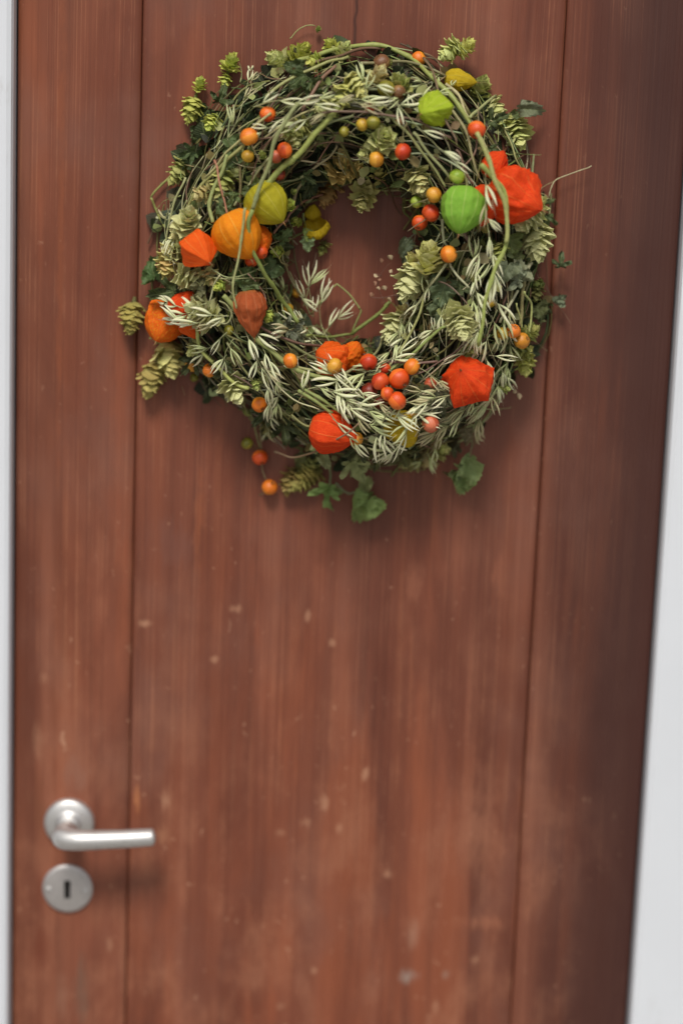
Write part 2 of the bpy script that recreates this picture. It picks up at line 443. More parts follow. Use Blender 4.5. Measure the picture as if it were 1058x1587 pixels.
plank(X1 + g, X2 - g, wood_mat('stained_board_middle', wood_tone((136, 80, 64)), wood_tone((118, 70, 58)), 0.0, spots=[(632, 1515, 16, 14, (178,178,184), 0.75), (640, 1450, 14, 26, (190,160,150), 0.45), (256, 1240, 9, 18, (206, 164, 144), 0.6), (212, 1235, 6, 34, (206,142,104), 0.75), (730, 1285, 55, 90, (178,124,106), 0.4), (565, 1200, 7, 13, (206, 164, 144), 0.75), (502, 1242, 7, 18, (206, 164, 144), 0.7), (472, 1275, 9, 10, (206, 164, 144), 0.5), (525, 1284, 6, 10, (206, 164, 144), 0.5), (282, 1380, 12, 36, (188,130,108), 0.4), (268, 845, 38, 46, (128,92,90), 0.5), (308, 810, 9, 90, (170,100,66), 0.5), (225, 966, 10, 7, (206, 164, 144), 0.8), (365, 944, 12, 7, (206, 164, 144), 0.55), (477, 955, 7, 11, (206, 164, 144), 0.6), (515, 996, 7, 8, (206, 164, 144), 0.65), (332, 1022, 7, 7, (206, 164, 144), 0.65), (487, 1504, 7, 7, (206, 164, 144), 0.6), (690, 1510, 10, 9, (170,160,160), 0.5), (735, 1487, 9, 9, (206, 164, 144), 0.5), (675, 1560, 8, 16, (206, 164, 144), 0.45), (740, 1430, 40, 14, (184,126,104), 0.5), (600, 1355, 7, 9, (206, 164, 144), 0.6), (435, 1290, 8, 7, (206, 164, 144), 0.4), (435, 1560, 8, 8, (206, 164, 144), 0.4), (640, 900, 16, 34, (172,118,100), 0.5), (770, 890, 10, 40, (170,112,92), 0.4), (500, 860, 20, 22, (96,50,42), 0.35), (255, 1296, 12, 20, (196,146,122), 0.55)], crack=(549, 75)))
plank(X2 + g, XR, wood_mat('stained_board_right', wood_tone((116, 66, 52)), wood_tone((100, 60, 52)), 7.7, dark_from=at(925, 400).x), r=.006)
mb = MB(); box(mb, XL, XR, .041, .052, .01, DOOR_TOP)
link('backing_board', mb.mesh('backing_board', M_DARK, False), door)

# --- handle and keyhole plate ---
def disc_part(name, c, prof, mat, parent, n=48):
    """lathe about the y axis; prof: (radius, height out of the door)"""
    m = MB(); v = []; f = []
    for (r, h) in prof:
        for k in range(n):
            a = 2 * PI * k / n; v.append((c.x + r * math.cos(a), -h, c.z + r * math.sin(a)))
    for i in range(len(prof) - 1):
        for k in range(n):
            a = i * n + k; b = i * n + (k + 1) % n; f.append((a, b, b + n, a + n))
    f.append(tuple(range((len(prof) - 1) * n, len(prof) * n)))
    m.add(v, f); return link(name, m.mesh(name, mat), parent)
hd = empty('door_handle', (0, 0, 0)); hd.parent = door
rc = at(107, 1277, 0.006)
rr = .0258
disc_part('rosette', rc, [(rr, 0), (rr, .004), (rr - .0012, .0062), (rr - .004, .0078), (rr - .010, .0092), (.0125, .0098), (.0118, .013), (.0095, .0145), (.006, .015)], M_STEEL, hd)
L0 = rc + Vector((0, -.006, -.002))
pa = at(104, 1290, .030); pb = at(98, 1299, .047); pc = at(116, 1302, .054)
pe = at(170, 1301, .054); pf = at(215, 1299, .052); pg = at(242, 1297, .050)
path = smooth_path([L0, L0.lerp(pa, .55), pa, pb, pc, at(140, 1302, .055), pe, pf, pg], 7)
def lever_r(t):
    if t < .25: return .0088 + .0028 * t / .25
    r = .0116 - .0026 * (t - .25) / .75
    if t > .975: r *= max(.25, math.sqrt(max(0, 1 - ((t - .975) / .026) ** 2)))
    return r
mb = MB(); tube(mb, path, lever_r, 24); link('lever', mb.mesh('lever', M_STEEL), hd)
kp = empty('keyhole_plate', (0, 0, 0)); kp.parent = door
kc = at(105, 1377, .002)
disc_part('plate', kc, [(.0262, 0), (.0262, .002), (.0252, .0034), (.022, .0040)], M_PLATE, kp)
mb = MB()
kv = [(kc.x + .0037 * math.cos(a), kc.z + .0062 + .0036 * math.sin(a)) for a in [math.radians(-28 + 236 * i / 14) for i in range(15)]]
kv += [(kc.x - .0031, kc.z - .0100), (kc.x + .0031, kc.z - .0100)]
mb.add([(x, -.0043, z) for x, z in kv], [tuple(range(len(kv)))]); link('keyhole', mb.mesh('keyhole', M_DARK, False), kp)
for sx in (-1, 1):
    disc_part('screw', Vector((kc.x + sx * .0190, 0, kc.z - .001)), [(.0028, .0038), (.0028, .0046), (.0018, .0052)], M_STEEL, kp, 14)

# ------------------------------------------------------------------ the wreath
wr = empty('wreath', (0, 0, WZ))
tag(wr, 'autumn wreath of hops, oats, orange lantern husks and berries hanging on the door', 'wreath', kind='thing')
WO = Vector((0, 0, WZ))
CXW, CYW = 540.0, 405.0
OUT = [300, 318, 330, 328, 326, 300, 295, 300, 280, 318, 330, 322]          # outer radius in photo pixels each 30 degrees from the right, anticlockwise
INN = [88, 112, 120, 118, 108, 98, 96, 108, 118, 128, 124, 98]
def ring(tab, a):
    a = (a % 360) / 30; i = int(a) % 12; t = a - int(a); t = t * t * (3 - 2 * t)
    return tab[i] * (1 - t) + tab[(i + 1) % 12] * t
H0 = .082
def surf(px, py):
    dx, dy = px - CXW, CYW - py; r = math.hypot(dx, dy); a = math.degrees(math.atan2(dy, dx))
    ri, ro = ring(INN, a), ring(OUT, a); t = (r - ri) / (ro - ri)
    return H0 * max(0.0, 4 * t * (1 - t)) ** .5 if 0 < t < 1 else 0.0
def pol(a, t):
    """photo position at angle a, fraction t from the inner to the outer rim"""
    r = ring(INN, a) * (1 - t) + ring(OUT, a) * t
    return CXW + r * math.cos(math.radians(a)), CYW - r * math.sin(math.radians(a))
def wp(px, py, lift=0.0, k=1.0):
    return at(px, py, max(.006, surf(px, py) * k + lift)) - WO
MM = 1 / 1600.0             # metres per photo pixel at the wreath

# nail and hidden wire ring
mb = MB(); n0 = at(545, 112, 0)
tube(mb, [n0 + Vector((0, .02, 0)), n0 + Vector((0, -.03, 0.002))], .0014, 8); tube(mb, [n0 + Vector((0, -.03, .002)), n0 + Vector((0, -.0315, .002))], .0034, 10)
link('nail', mb.mesh('nail', M_PLATE), door)

def jit(c, s=.15, q=R):
    k = 1 + q.uniform(-s, s); return tuple(max(0.0, v * k * (1 + q.uniform(-s, s) * .4)) for v in c)
G_STEM = (.17, .21, .055); G_DARK = (.055, .085, .03); STRAW = (.38, .36, .19); BROWN = (.12, .065, .04); PINK = (.30, .15, .10); OLIVE = (.16, .15, .05); PALE = (.48, .50, .30)

# --- vine core: a dark ring of wound stems ---
mb = MB()
cr = random.Random(5)
for i in range(46):
    a0 = cr.uniform(0, 360); t0 = cr.uniform(.28, .72); h0 = cr.uniform(.006, .036)
    ph = cr.uniform(0, 6); pts = []
    for k in range(41):
        a = a0 + 9 * k; x, y = pol(a, t0 + .09 * math.sin(3 * math.radians(a) + ph))
        pts.append(at(x, y, h0 + .010 * math.sin(4 * math.radians(a) + ph)) - WO)
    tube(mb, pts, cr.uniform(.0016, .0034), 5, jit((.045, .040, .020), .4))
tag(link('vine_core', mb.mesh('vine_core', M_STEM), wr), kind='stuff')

# --- leaf shapes ---
def leaf_mesh(mb, M, kind=0, c=(.1, .15, .05), fold=.35, curl=.3, seed=0, na=58, nr=8, wob=.08):
    q = random.Random(seed); v = []; uv = []; f = []
    off = q.uniform(0, 50)
    def rad(ph):
        if kind == 0:      # three-lobed, serrated hop leaf
            r = max(1.0 * math.exp(-(ph / .52) ** 2), .80 * math.exp(-((abs(ph) - 1.05) / .42) ** 2), .42 * math.exp(-((abs(ph) - 1.9) / .5) ** 2), .16)
        elif kind == 1:    # heart-shaped
            r = .62 + .38 * math.exp(-(ph / .45) ** 2) if abs(ph) < 2.2 else .5
            r *= 1 - .75 * max(0, abs(ph) - 1.9) / 1.24
        else:              # narrow ovate
            r = 1.0 / math.sqrt(math.cos(ph) ** 2 + (math.sin(ph) / .36) ** 2) if abs(ph) < 1.5 else .14
        return r * (1 + .17 * (abs(((ph * 5.2) % 1) - .5) * 2 - .5))
    for i in range(nr + 1):
        s = i / nr
        for k in range(na + 1):
            ph = -2.9 + 5.8 * k / na
            r = rad(ph) * s
            x, y = r * math.sin(ph), r * math.cos(ph)
            z = fold * abs(x) - curl * (max(0, y) ** 2) * .8 + wob * (noise.noise(Vector((x * 3 + off, y * 3, off))) * 2 + noise.noise(Vector((x * 8, y * 8, off))) * .8) * s - .22 * curl * x * x
            v.append((x, y, z)); uv.append((x, y))
    for i in range(nr):
        for k in range(na):
            a = i * (na + 1) + k; f.append((a, a + 1, a + na + 2, a + na + 1))
    mb.add(v, f, uv, c, 0, M)

# --- bulk: dark leaves that fill the ring ---
mb = MB(); cr = random.Random(8)
def small_leaf(mb, p, d, nrm, L, wd, c, curl=.3):
    M = frame_yz(d, nrm, p, L); v = []; uv = []; f = []
    rows = ((0, .06), (.22, .30), (.5, .42), (.78, .27), (1, .02))
    for (y, w) in rows:
        for s in (-1, 0, 1):
            v.append((s * w * wd * 2, y, -curl * y * y + (.22 * w if s else 0))); uv.append((s * w, y))
    for i in range(4):
        for k in range(2):
            a = i * 3 + k; f.append((a, a + 1, a + 4, a + 3))
    mb.add(v, f, uv, c, 0, M)
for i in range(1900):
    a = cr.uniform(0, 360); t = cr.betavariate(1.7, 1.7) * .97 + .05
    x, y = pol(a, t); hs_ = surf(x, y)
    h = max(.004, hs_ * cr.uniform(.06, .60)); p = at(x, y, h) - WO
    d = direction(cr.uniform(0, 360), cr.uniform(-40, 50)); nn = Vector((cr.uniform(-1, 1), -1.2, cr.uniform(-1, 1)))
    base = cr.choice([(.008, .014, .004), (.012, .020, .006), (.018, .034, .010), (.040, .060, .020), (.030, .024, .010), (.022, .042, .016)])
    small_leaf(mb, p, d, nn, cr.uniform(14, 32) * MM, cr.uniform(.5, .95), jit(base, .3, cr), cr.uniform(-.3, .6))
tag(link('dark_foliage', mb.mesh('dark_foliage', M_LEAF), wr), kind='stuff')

# --- bulk: loose dry bracts and scraps of hop ---
mb = MB()
for i in range(420):
    a = cr.uniform(0, 360); t = cr.betavariate(1.4, 1.4) * 1.05 - .02
    x, y = pol(a, t); h = max(.006, surf(x, y) * cr.uniform(.55, 1.04)); p = at(x, y, h) - WO
    d = direction(cr.uniform(0, 360), cr.uniform(-30, 50)); nn = Vector((cr.uniform(-1, 1), -1, cr.uniform(-1, 1)))
    base = cr.choice([(.38, .40, .16), (.28, .30, .11), (.40, .34, .17), (.50, .50, .26), (.20, .26, .09), (.26, .18, .08)])
    small_leaf(mb, p, d, nn, cr.uniform(7, 17) * MM, cr.uniform(.5, 1.0), jit(base, .3, cr), cr.uniform(-.5, .5))
tag(link('loose_bracts', mb.mesh('loose_bracts', M_HOP), wr), kind='stuff')

# --- bulk: fine tangle of straws and tendrils ---
def arc_pts(q, span, lift0, lift1, wig=.03, sprout=.0):
    a0 = q.uniform(0, 360); t0 = q.uniform(.05, .95); t1 = min(1.04, max(-.02, t0 + q.uniform(-.45, .45)))
    n = max(4, int(span / 9)); ph = q.uniform(0, 6); out = []; sg = q.choice((-1, 1))
    for k in range(n + 1):
        u = k / n; a = a0 + sg * span * u; t = t0 + (t1 - t0) * u + wig * math.sin(ph + 5 * u)
        x, y = pol(a, t); L = lift0 + (lift1 - lift0) * u
        out.append(at(x, y, max(.006, surf(x, y) * .98 + L)) - WO)
    return out
mb = MB()
for i in range(560):
    pts = smooth_path(arc_pts(cr, cr.uniform(14, 60), cr.uniform(-.055, -.004), cr.uniform(-.050, .001), .05), 3)
    r0 = cr.choice((.0004, .0006, .0008, .0012))
    tube(mb, pts, r0, 4, jit(cr.choice([G_STEM, G_DARK, STRAW, BROWN, OLIVE, PALE, OLIVE, G_STEM]), .3, cr), 0, False)
for i in range(260):      # short curly ends in every direction
    x, y = pol(cr.uniform(0, 360), cr.uniform(.0, 1.0)); an = cr.uniform(0, 360); L = cr.uniform(12, 42); cv = cr.uniform(-70, 70); pts = []
    lf = cr.uniform(-.01, .008)
    for k in range(7):
        pts.append(wp(x, y, lf + k * .0006)); x += L / 6 * math.cos(math.radians(an)); y -= L / 6 * math.sin(math.radians(an)); an += cv / 6
    tube(mb, smooth_path(pts, 2), lambda t: .0007 * (1.1 - t), 4, jit(cr.choice([G_STEM, STRAW, BROWN, OLIVE, PALE]), .3, cr), 0, False)
tag(link('fine_tangle', mb.mesh('fine_tangle', M_STEM), wr), kind='stuff')

# --- individual stems ---
def stem(pts, r_px, c, lift=.004, taper=.25, knots=0, smooth=5, name='stem'):
    """pts: photo positions (x, y[, extra lift])"""
    P = [wp(p[0], p[1], lift + (p[2] if len(p) > 2 else 0)) for p in pts]
    # keep the height from jumping between control points
    if smooth: P = smooth_path(P, smooth)
    else:
        Q = []
        for i in range(len(P) - 1): Q += [P[i].lerp(P[i + 1], k / 4) for k in range(4)]
        P = Q + [P[-1]]
    r = r_px * MM * .80
    for i, p in enumerate(P[1:-1]): p += Vector((noise.noise(p * 38), noise.noise(p * 30 + Vector((5, 5, 5))), noise.noise(p * 38 + Vector((0, 9, 0))))) * .0022
    knots = max(knots, len(P) // 9)
    q = random.Random(int(pts[0][0] * 7 + pts[0][1]))
    kn = [q.random() for _ in range(knots)]
    def rr_(t):
        b = r * (1 - taper * t)
        for k in kn: b += r * .35 * math.exp(-((t - k) / .02) ** 2)
        return b
    c = (c[0] * 1.2, c[1] * 1.12, c[2] * 1.0)
    m = MB(); tube(m, P, rr_, 8, c)
    return link(name, m.mesh(name, M_STEM), wr)
stems = [
    ([(440,108),(470,92),(510,80),(560,72),(600,74),(640,92),(668,118),(700,150),(722,180),(738,205)], 4.6, (.26,.32,.10), .010, .2, 2),
    ([(738,205),(752,240),(768,280),(780,315),(785,350),(783,375)], 4.2, (.32,.36,.14), .050, .1, 1),
    ([(745,255),(762,272),(781,296),(784,340),(784,372),(770,410),(757,450),(748,490),(741,535)], 4.2, (.27,.34,.10), .046, .25, 2),
    ([(525,165),(512,180),(490,205),(468,232),(438,258),(412,287)], 5.2, (.27,.33,.10), .010, -.1, 1),
    ([(462,160),(440,190),(424,225),(414,262),(402,292),(391,325)], 3.8, (.22,.26,.12), .030, 0, 1),
    ([(391,325),(384,345),(387,375),(400,405),(420,440),(446,475),(462,500)], 4.2, (.20,.27,.08), .034, .1, 0),
    ([(380,322),(378,350),(374,385),(366,420),(362,450),(366,478)], 2.6, (.30,.34,.16), .040, .3, 0),
    ([(330,345),(322,318),(332,290),(345,262),(352,240)], 3.6, (.26,.32,.13), .012, .1, 1),
    ([(395,205),(362,240),(330,268),(304,300),(290,325)], 3.4, (.28,.30,.12), .010, .3, 1),
    ([(420,175),(385,205),(350,238),(318,275)], 2.6, (.34,.34,.17), .013, .3, 0),
    ([(332,248),(342,290),(352,335)], 2.2, (.34,.16,.11), .014, .3, 0),
    ([(275,262),(252,284),(234,306)], 2.2, (.24,.28,.09), .006, .1, 0),
    ([(234,306),(246,332),(256,352)], 2.2, (.24,.28,.09), .006, .1, 0),
    ([(288,275),(270,315),(260,350),(256,388)], 2.2, (.34,.38,.20), .010, .2, 0),
    ([(346,458),(362,478),(385,510),(412,535),(445,562),(490,583),(525,590)], 5.0, (.24,.29,.11), .014, .2, 1),
    ([(365,480),(400,522),(440,556),(480,572),(520,578)], 3.4, (.30,.33,.16), .012, .2, 0),
    ([(430,520),(470,545),(512,570),(560,585),(600,580)], 3.0, (.14,.16,.07), .008, .2, 0),
    ([(305,508),(306,530),(318,550),(345,578),(368,596),(386,602)], 3.2, (.36,.42,.14), .016, 0, 1),
    ([(545,518),(570,500),(592,482),(604,468)], 3.6, (.16,.22,.06), .020, .1, 0),
    ([(475,520),(505,523),(545,518)], 2.6, (.18,.23,.07), .012, .1, 0),
    ([(545,516),(557,486),(558,480)], 1.8, (.20,.25,.09), .018, .1, 0),
    ([(558,480),(540,456),(522,440)], 1.8, (.24,.28,.11), .018, .1, 0),
    ([(522,440),(508,450),(494,468),(482,486)], 1.6, (.26,.30,.12), .016, .1, 0),
    ([(660,452),(645,500),(625,535),(600,572)], 2.6, (.30,.33,.14), .014, .1, 0),
    ([(690,505),(655,535),(625,560),(598,580)], 3.0, (.22,.30,.10), .012, .1, 0),
    ([(425,700),(452,708),(480,702),(510,688),(540,668),(556,655)], 1.9, (.20,.14,.09), .040, .1, 0),
    ([(405,560),(428,595),(455,620),(495,635)], 1.6, (.45,.46,.30), .020, .2, 0),
    ([(380,490),(430,520),(470,533),(530,540),(575,552)], 2.8, (.14,.085,.07), .012, .2, 1),
    ([(600,562),(640,563),(678,560)], 2.6, (.16,.10,.09), .014, .1, 1),
    ([(575,600),(630,585),(662,572),(700,548),(730,520)], 1.7, (.14,.09,.08), .018, .3, 1),
    ([(480,580),(470,600),(512,628),(545,648)], 3.2, (.22,.28,.10), .014, .2, 0),
    ([(462,605),(492,625),(515,640)], 3.4, (.22,.28,.10), .014, .1, 0),
    ([(656,90),(668,105),(676,130),(682,160),(692,190),(707,222)], 2.3, (.16,.12,.08), .024, .2, 1),
    ([(440,110),(478,98),(510,90),(560,78),(590,76)], 3.2, (.14,.09,.06), .008, .2, 0),
    ([(520,102),(497,125),(480,150),(468,172)], 3.2, (.20,.12,.09), .010, .1, 0),
    ([(560,98),(600,96),(645,98),(690,118)], 3.0, (.20,.20,.11), .008, .2, 1),
    ([(500,175),(560,172),(610,178),(650,190),(700,215)], 2.1, (.15,.10,.08), .016, .2, 1),
    ([(412,150),(450,122),(498,100),(540,88)], 3.2, (.28,.31,.13), .008, .1, 0),
    ([(640,205),(665,240),(690,268),(712,290)], 3.0, (.28,.32,.16), .010, .3, 1),
    ([(605,180),(640,220),(672,262),(690,290)], 2.6, (.22,.25,.11), .012, .2, 0),
    ([(695,165),(720,205),(728,240),(742,275)], 2.6, (.28,.28,.15), .014, .2, 0),
    ([(690,130),(712,150),(722,175),(740,200),(758,240),(775,268)], 3.0, (.40,.38,.22), .008, .2, 1),
    ([(728,182),(745,165),(768,148)], 3.0, (.30,.35,.17), .014, .2, 0),
    ([(706,232),(718,260),(733,285)], 2.4, (.18,.11,.09), .010, .2, 0),
    ([(714,352),(724,372),(734,395),(742,412)], 3.0, (.20,.15,.12), .006, .2, 0),
    ([(684,340),(688,360),(692,380)], 3.0, (.26,.30,.20), .004, .2, 0),
    ([(697,408),(708,425),(726,446)], 2.3, (.40,.43,.30), .016, .1, 0),
    ([(692,408),(678,428),(662,450),(640,480)], 2.5, (.40,.43,.27), .016, .1, 0),
    ([(820,410),(812,440),(810,480),(806,505)], 3.6, (.26,.25,.12), .004, .1, 1),
    ([(812,452),(824,470),(824,495),(820,515)], 2.2, (.36,.42,.17), .016, .1, 0),
    ([(800,470),(806,490),(808,508)], 1.6, (.34,.38,.16), .016, .1, 0),
    ([(824,406),(818,416),(812,428)], 4.0, (.55,.58,.40), .012, 0, 0),
    ([(802,450),(788,475),(774,500)], 2.6, (.42,.44,.30), .010, .1, 0),
    ([(780,198),(790,220),(798,245),(808,262)], 1.8, (.26,.28,.12), .014, .2, 0),
    ([(850,305),(854,290),(862,278),(888,268),(916,257)], 1.2, (.40,.40,.26), .012, .2, 0),
    ([(836,300),(845,303),(851,309)], .9, (.30,.26,.15), .012, .2, 0),
    ([(832,425),(842,440),(850,455),(856,462)], .9, (.20,.14,.10), .014, .2, 0),
    ([(856,468),(868,482),(884,502)], .8, (.20,.12,.09), .010, .2, 0),
    ([(449,60),(460,48),(475,41),(488,40)], 1.3, (.26,.28,.12), .008, .2, 0),
    ([(510,715),(513,735),(512,752)], 2.2, (.24,.32,.17), .006, .2, 0),
    ([(728,655),(732,680),(729,706)], 1.4, (.26,.28,.16), .002, .2, 0),
    ([(515,718),(530,728),(545,733)], 1.4, (.16,.14,.10), .006, .2, 0),
    ([(520,748),(530,760),(540,766),(556,760),(566,744)], 2.0, (.24,.30,.18), .006, .2, 0),
    ([(407,718),(409,732),(413,745)], .9, (.30,.28,.16), .006, .1, 0),
    ([(388,640),(396,665),(402,695)], 2.0, (.22,.24,.11), .006, .3, 0),
    ([(378,628),(386,645),(398,662)], 1.8, (.22,.24,.11), .008, .3, 0),
    ([(282,598),(286,612)], .8, (.3,.2,.12), .002, .1, 0),
    ([(330,560),(352,575),(380,590),(400,606)], 1.8, (.15,.10,.09), .006, .2, 0),
    ([(450,330),(456,300),(466,285),(480,268),(510,245),(522,225)], 3.0, (.26,.24,.15), -.006, .3, 0),
    ([(442,345),(448,330),(462,318),(484,306),(500,300)], 2.6, (.24,.13,.10), -.006, .2, 0),
    ([(424,362),(434,350),(446,338)], 2.6, (.30,.17,.12), -.002, .2, 0),
    ([(470,330),(472,355),(458,368),(445,378)], 2.2, (.24,.30,.12), .010, .2, 0),
    ([(452,350),(455,385),(460,415),(466,440)], 1.4, (.14,.15,.07), .006, .2, 0),
    ([(438,395),(446,425),(458,445),(470,462),(480,488)], 1.6, (.40,.42,.25), .012, .1, 0),
    ([(392,350),(405,370),(418,382),(432,400),(446,412)], 1.5, (.40,.43,.24), .018, .1, 0),
    ([(320,410),(355,430),(388,422),(415,408)], 1.4, (.26,.32,.16), .016, .1, 0),
    ([(312,425),(345,432),(392,432),(428,436)], 1.2, (.30,.34,.17), .016, .1, 0),
    ([(384,424),(402,445),(412,462),(412,478)], 1.4, (.30,.20,.16), .020, .1, 0),
    ([(342,425),(332,440),(328,458),(326,470)], 1.5, (.42,.44,.27), .018, .1, 0),
    ([(340,498),(352,500),(358,488),(350,472),(340,466)], 1.6, (.26,.28,.15), .018, .1, 0),
    ([(660,640),(690,640),(712,628)], 1.2, (.26,.20,.14), .010, .2, 0),
    ([(700,625),(735,620),(765,612),(788,596)], 2.2, (.22,.24,.12), .006, .2, 0),
    ([(630,520),(640,490),(655,475),(680,462)], 1.4, (.15,.17,.08), .006, .1, 0),
    ([(664,432),(690,440),(712,458),(730,480)], 1.8, (.15,.11,.09), .010, .1, 1),
]
wq = random.Random(31)
for i in range(46):
    a = wq.uniform(0, 360); x, y = pol(a, wq.uniform(.80, .95)); da = a + wq.choice((-1, 1)) * wq.uniform(35, 80); L = wq.uniform(24, 58); cv = wq.uniform(-50, 50); pts = []
    for k in range(5):
        pts.append((x, y)); x += L / 4 * math.cos(math.radians(da)); y -= L / 4 * math.sin(math.radians(da)); da += cv / 4
    stems.append((pts, wq.choice((.7, .9, 1.2, 1.5)), jit(wq.choice([(.30,.33,.15), (.36,.36,.2), (.2,.13,.09), (.2,.26,.1)]), .2, wq), .006, .6, 0))
for s in stems: stem(s[0], s[1], s[2], s[3], s[4], s[5], 5 if len(s[0]) > 2 else 0)
sr = random.Random(21)
for i in range(78):        # further straws wound round the ring, near its surface
    pts = smooth_path(arc_pts(sr, sr.uniform(18, 62), sr.uniform(-.010, .010), sr.uniform(-.014, .010), .03), 4)
    m = MB(); tube(m, pts, (lambda r0: (lambda t: r0 * (1 - .3 * t)))(sr.choice((1.0, 1.3, 1.6, 2.0, 2.6)) * MM), 6, jit(sr.choice([G_STEM, (.26,.30,.12), STRAW, OLIVE, BROWN, (.34,.34,.18), (.22,.26,.11)]), .25, sr))
    link('stem', m.mesh('stem', M_STEM), wr)

# --- hop cones ---
def bract_shape(mb, M, c, cup=.32, flare=.18, wid=.56, tipc=None):
    wid *= 1.32; c = (min(.82, c[0] * 2.1), min(.82, c[1] * 1.95), min(.42, c[2] * 1.75))
    rows = 6; cols = 4; v = []; uv = []; f = []; cc = []
    for i in range(rows + 1):
        t = i / rows
        w = wid * (math.sin(PI * min(1, t * .90 + .08)) ** .8) * (1 - .5 * max(0, t - .6) / .4) if t < 1 else .012
        for k in range(cols + 1):
            u = -1 + 2 * k / cols
            x = u * w * .62
            z = -cup * (u * u) * w * .8 - .34 * t * t + flare * max(0, t - .65) ** 1.5 * 2.2 + .10 * t
            z += .05 * math.sin(3.3 * u + 9 * t) * abs(u) + .03 * math.sin(7 * t + 2 * u)
            v.append((x, t, z)); uv.append((u * .5, t))
            e = 1.0 - .12 * (1 - t)  # shading towards the bract's base, put into its vertex colour
            cc.append((c[0] * e, c[1] * e, c[2] * e))
    for i in range(rows):
        for k in range(cols):
            a = i * (cols + 1) + k; f.append((a, a + 1, a + cols + 2, a + cols + 1))
    mb.add(v, f, uv, cc, 0, M)
def cone_frames(n, opening, seed, bl=1.0):
    n = round(n * 1.2); bl *= .94
    """bract placements of a cone one unit long, along +z, base at the origin"""
    q = random.Random(seed); out = []
    for i in range(n):
        t = (i / (n - 1)) ** 1.05
        phi = i * 2.39996 + q.uniform(-.25, .25)
        rd = Vector((math.cos(phi), math.sin(phi), 0)); ax = Vector((0, 0, 1))
        a = math.radians((72 * (1 - t) ** .8 + 10) * opening + q.uniform(-14, 14)); a = min(a, math.radians(115))
        D = ax * math.cos(a) + rd * math.sin(a); Nn = rd * math.cos(a) - ax * math.sin(a)
        L = .50 * bl * (.80 + .35 * math.sin(PI * min(1, t + .15))) * q.uniform(.88, 1.1)
        out.append(frame_yz(D, Nn, ax * (t * .66) + rd * .035, L))
    return out
BR_COL = {}
def bract_protos(col, cup, flare):
    k = (tuple(round(x, 3) for x in col), cup, flare)
    if k not in BR_COL:
        q = random.Random(int(sum(col) * 977)); BR_COL[k] = []
        for i in range(4):
            m = MB(); bract_shape(m, None, jit(col, .14, q), cup * q.uniform(.7, 1.3), flare * q.uniform(.5, 1.5), .56 * q.uniform(.88, 1.1))
            BR_COL[k].append(m.mesh('bract', M_HOP))
    return BR_COL[k]
LIME = (.34, .40, .10); PGRN = (.40, .46, .20); CREAM = (.62, .62, .32); OLV = (.24, .23, .08); OLG = (.25, .28, .10); TAN = (.42, .32, .13); YEL = (.56, .56, .26); TANB = (.30, .20, .09)
def hop(px, py, size, ang, col, tilt=15, lift=.0, opening=1.0, n=24, split=False, label=None, seed=0, k=1.0, parent=None):
    """size: length of the cone in photo pixels; centred on px, py"""
    L = size * 1.08 * MM; d = direction(ang, tilt); c = wp(px, py, lift, k)
    base = c - d * L * .46
    M = frame_z(d, seed * 47, base, L)
    fr_ = cone_frames(max(12, round(n * 1.15)), opening, seed, .78 if n >= 40 else (.90 if n > 20 else 1.0))
    cup, fl = .34, .2
    core = MB(); tube(core, [(0, 0, -.14), (0, 0, 0), (0, 0, .4), (0, 0, .8)], lambda t: .05 + .03 * math.sin(PI * t), 6, tuple(x * .6 for x in col))
    if split:
        o = link('hop_cone', core.mesh('hop_cone', M_HOP), wr, M)
        pr = bract_protos(col, cup, fl)
        for i, f_ in enumerate(fr_):
            link('bract', pr[(i * 7 + seed) % 4], o, f_)
    else:
        q = random.Random(seed + 3)
        for f_ in fr_: bract_shape(core, f_, jit(col, .16, q), cup * q.uniform(.6, 1.3), fl * q.uniform(.3, 1.6), .56 * q.uniform(.88, 1.1))
        o = link('hop_cone', core.mesh('hop_cone', M_HOP), wr, M)
    if label: o['label'] = label
    return o
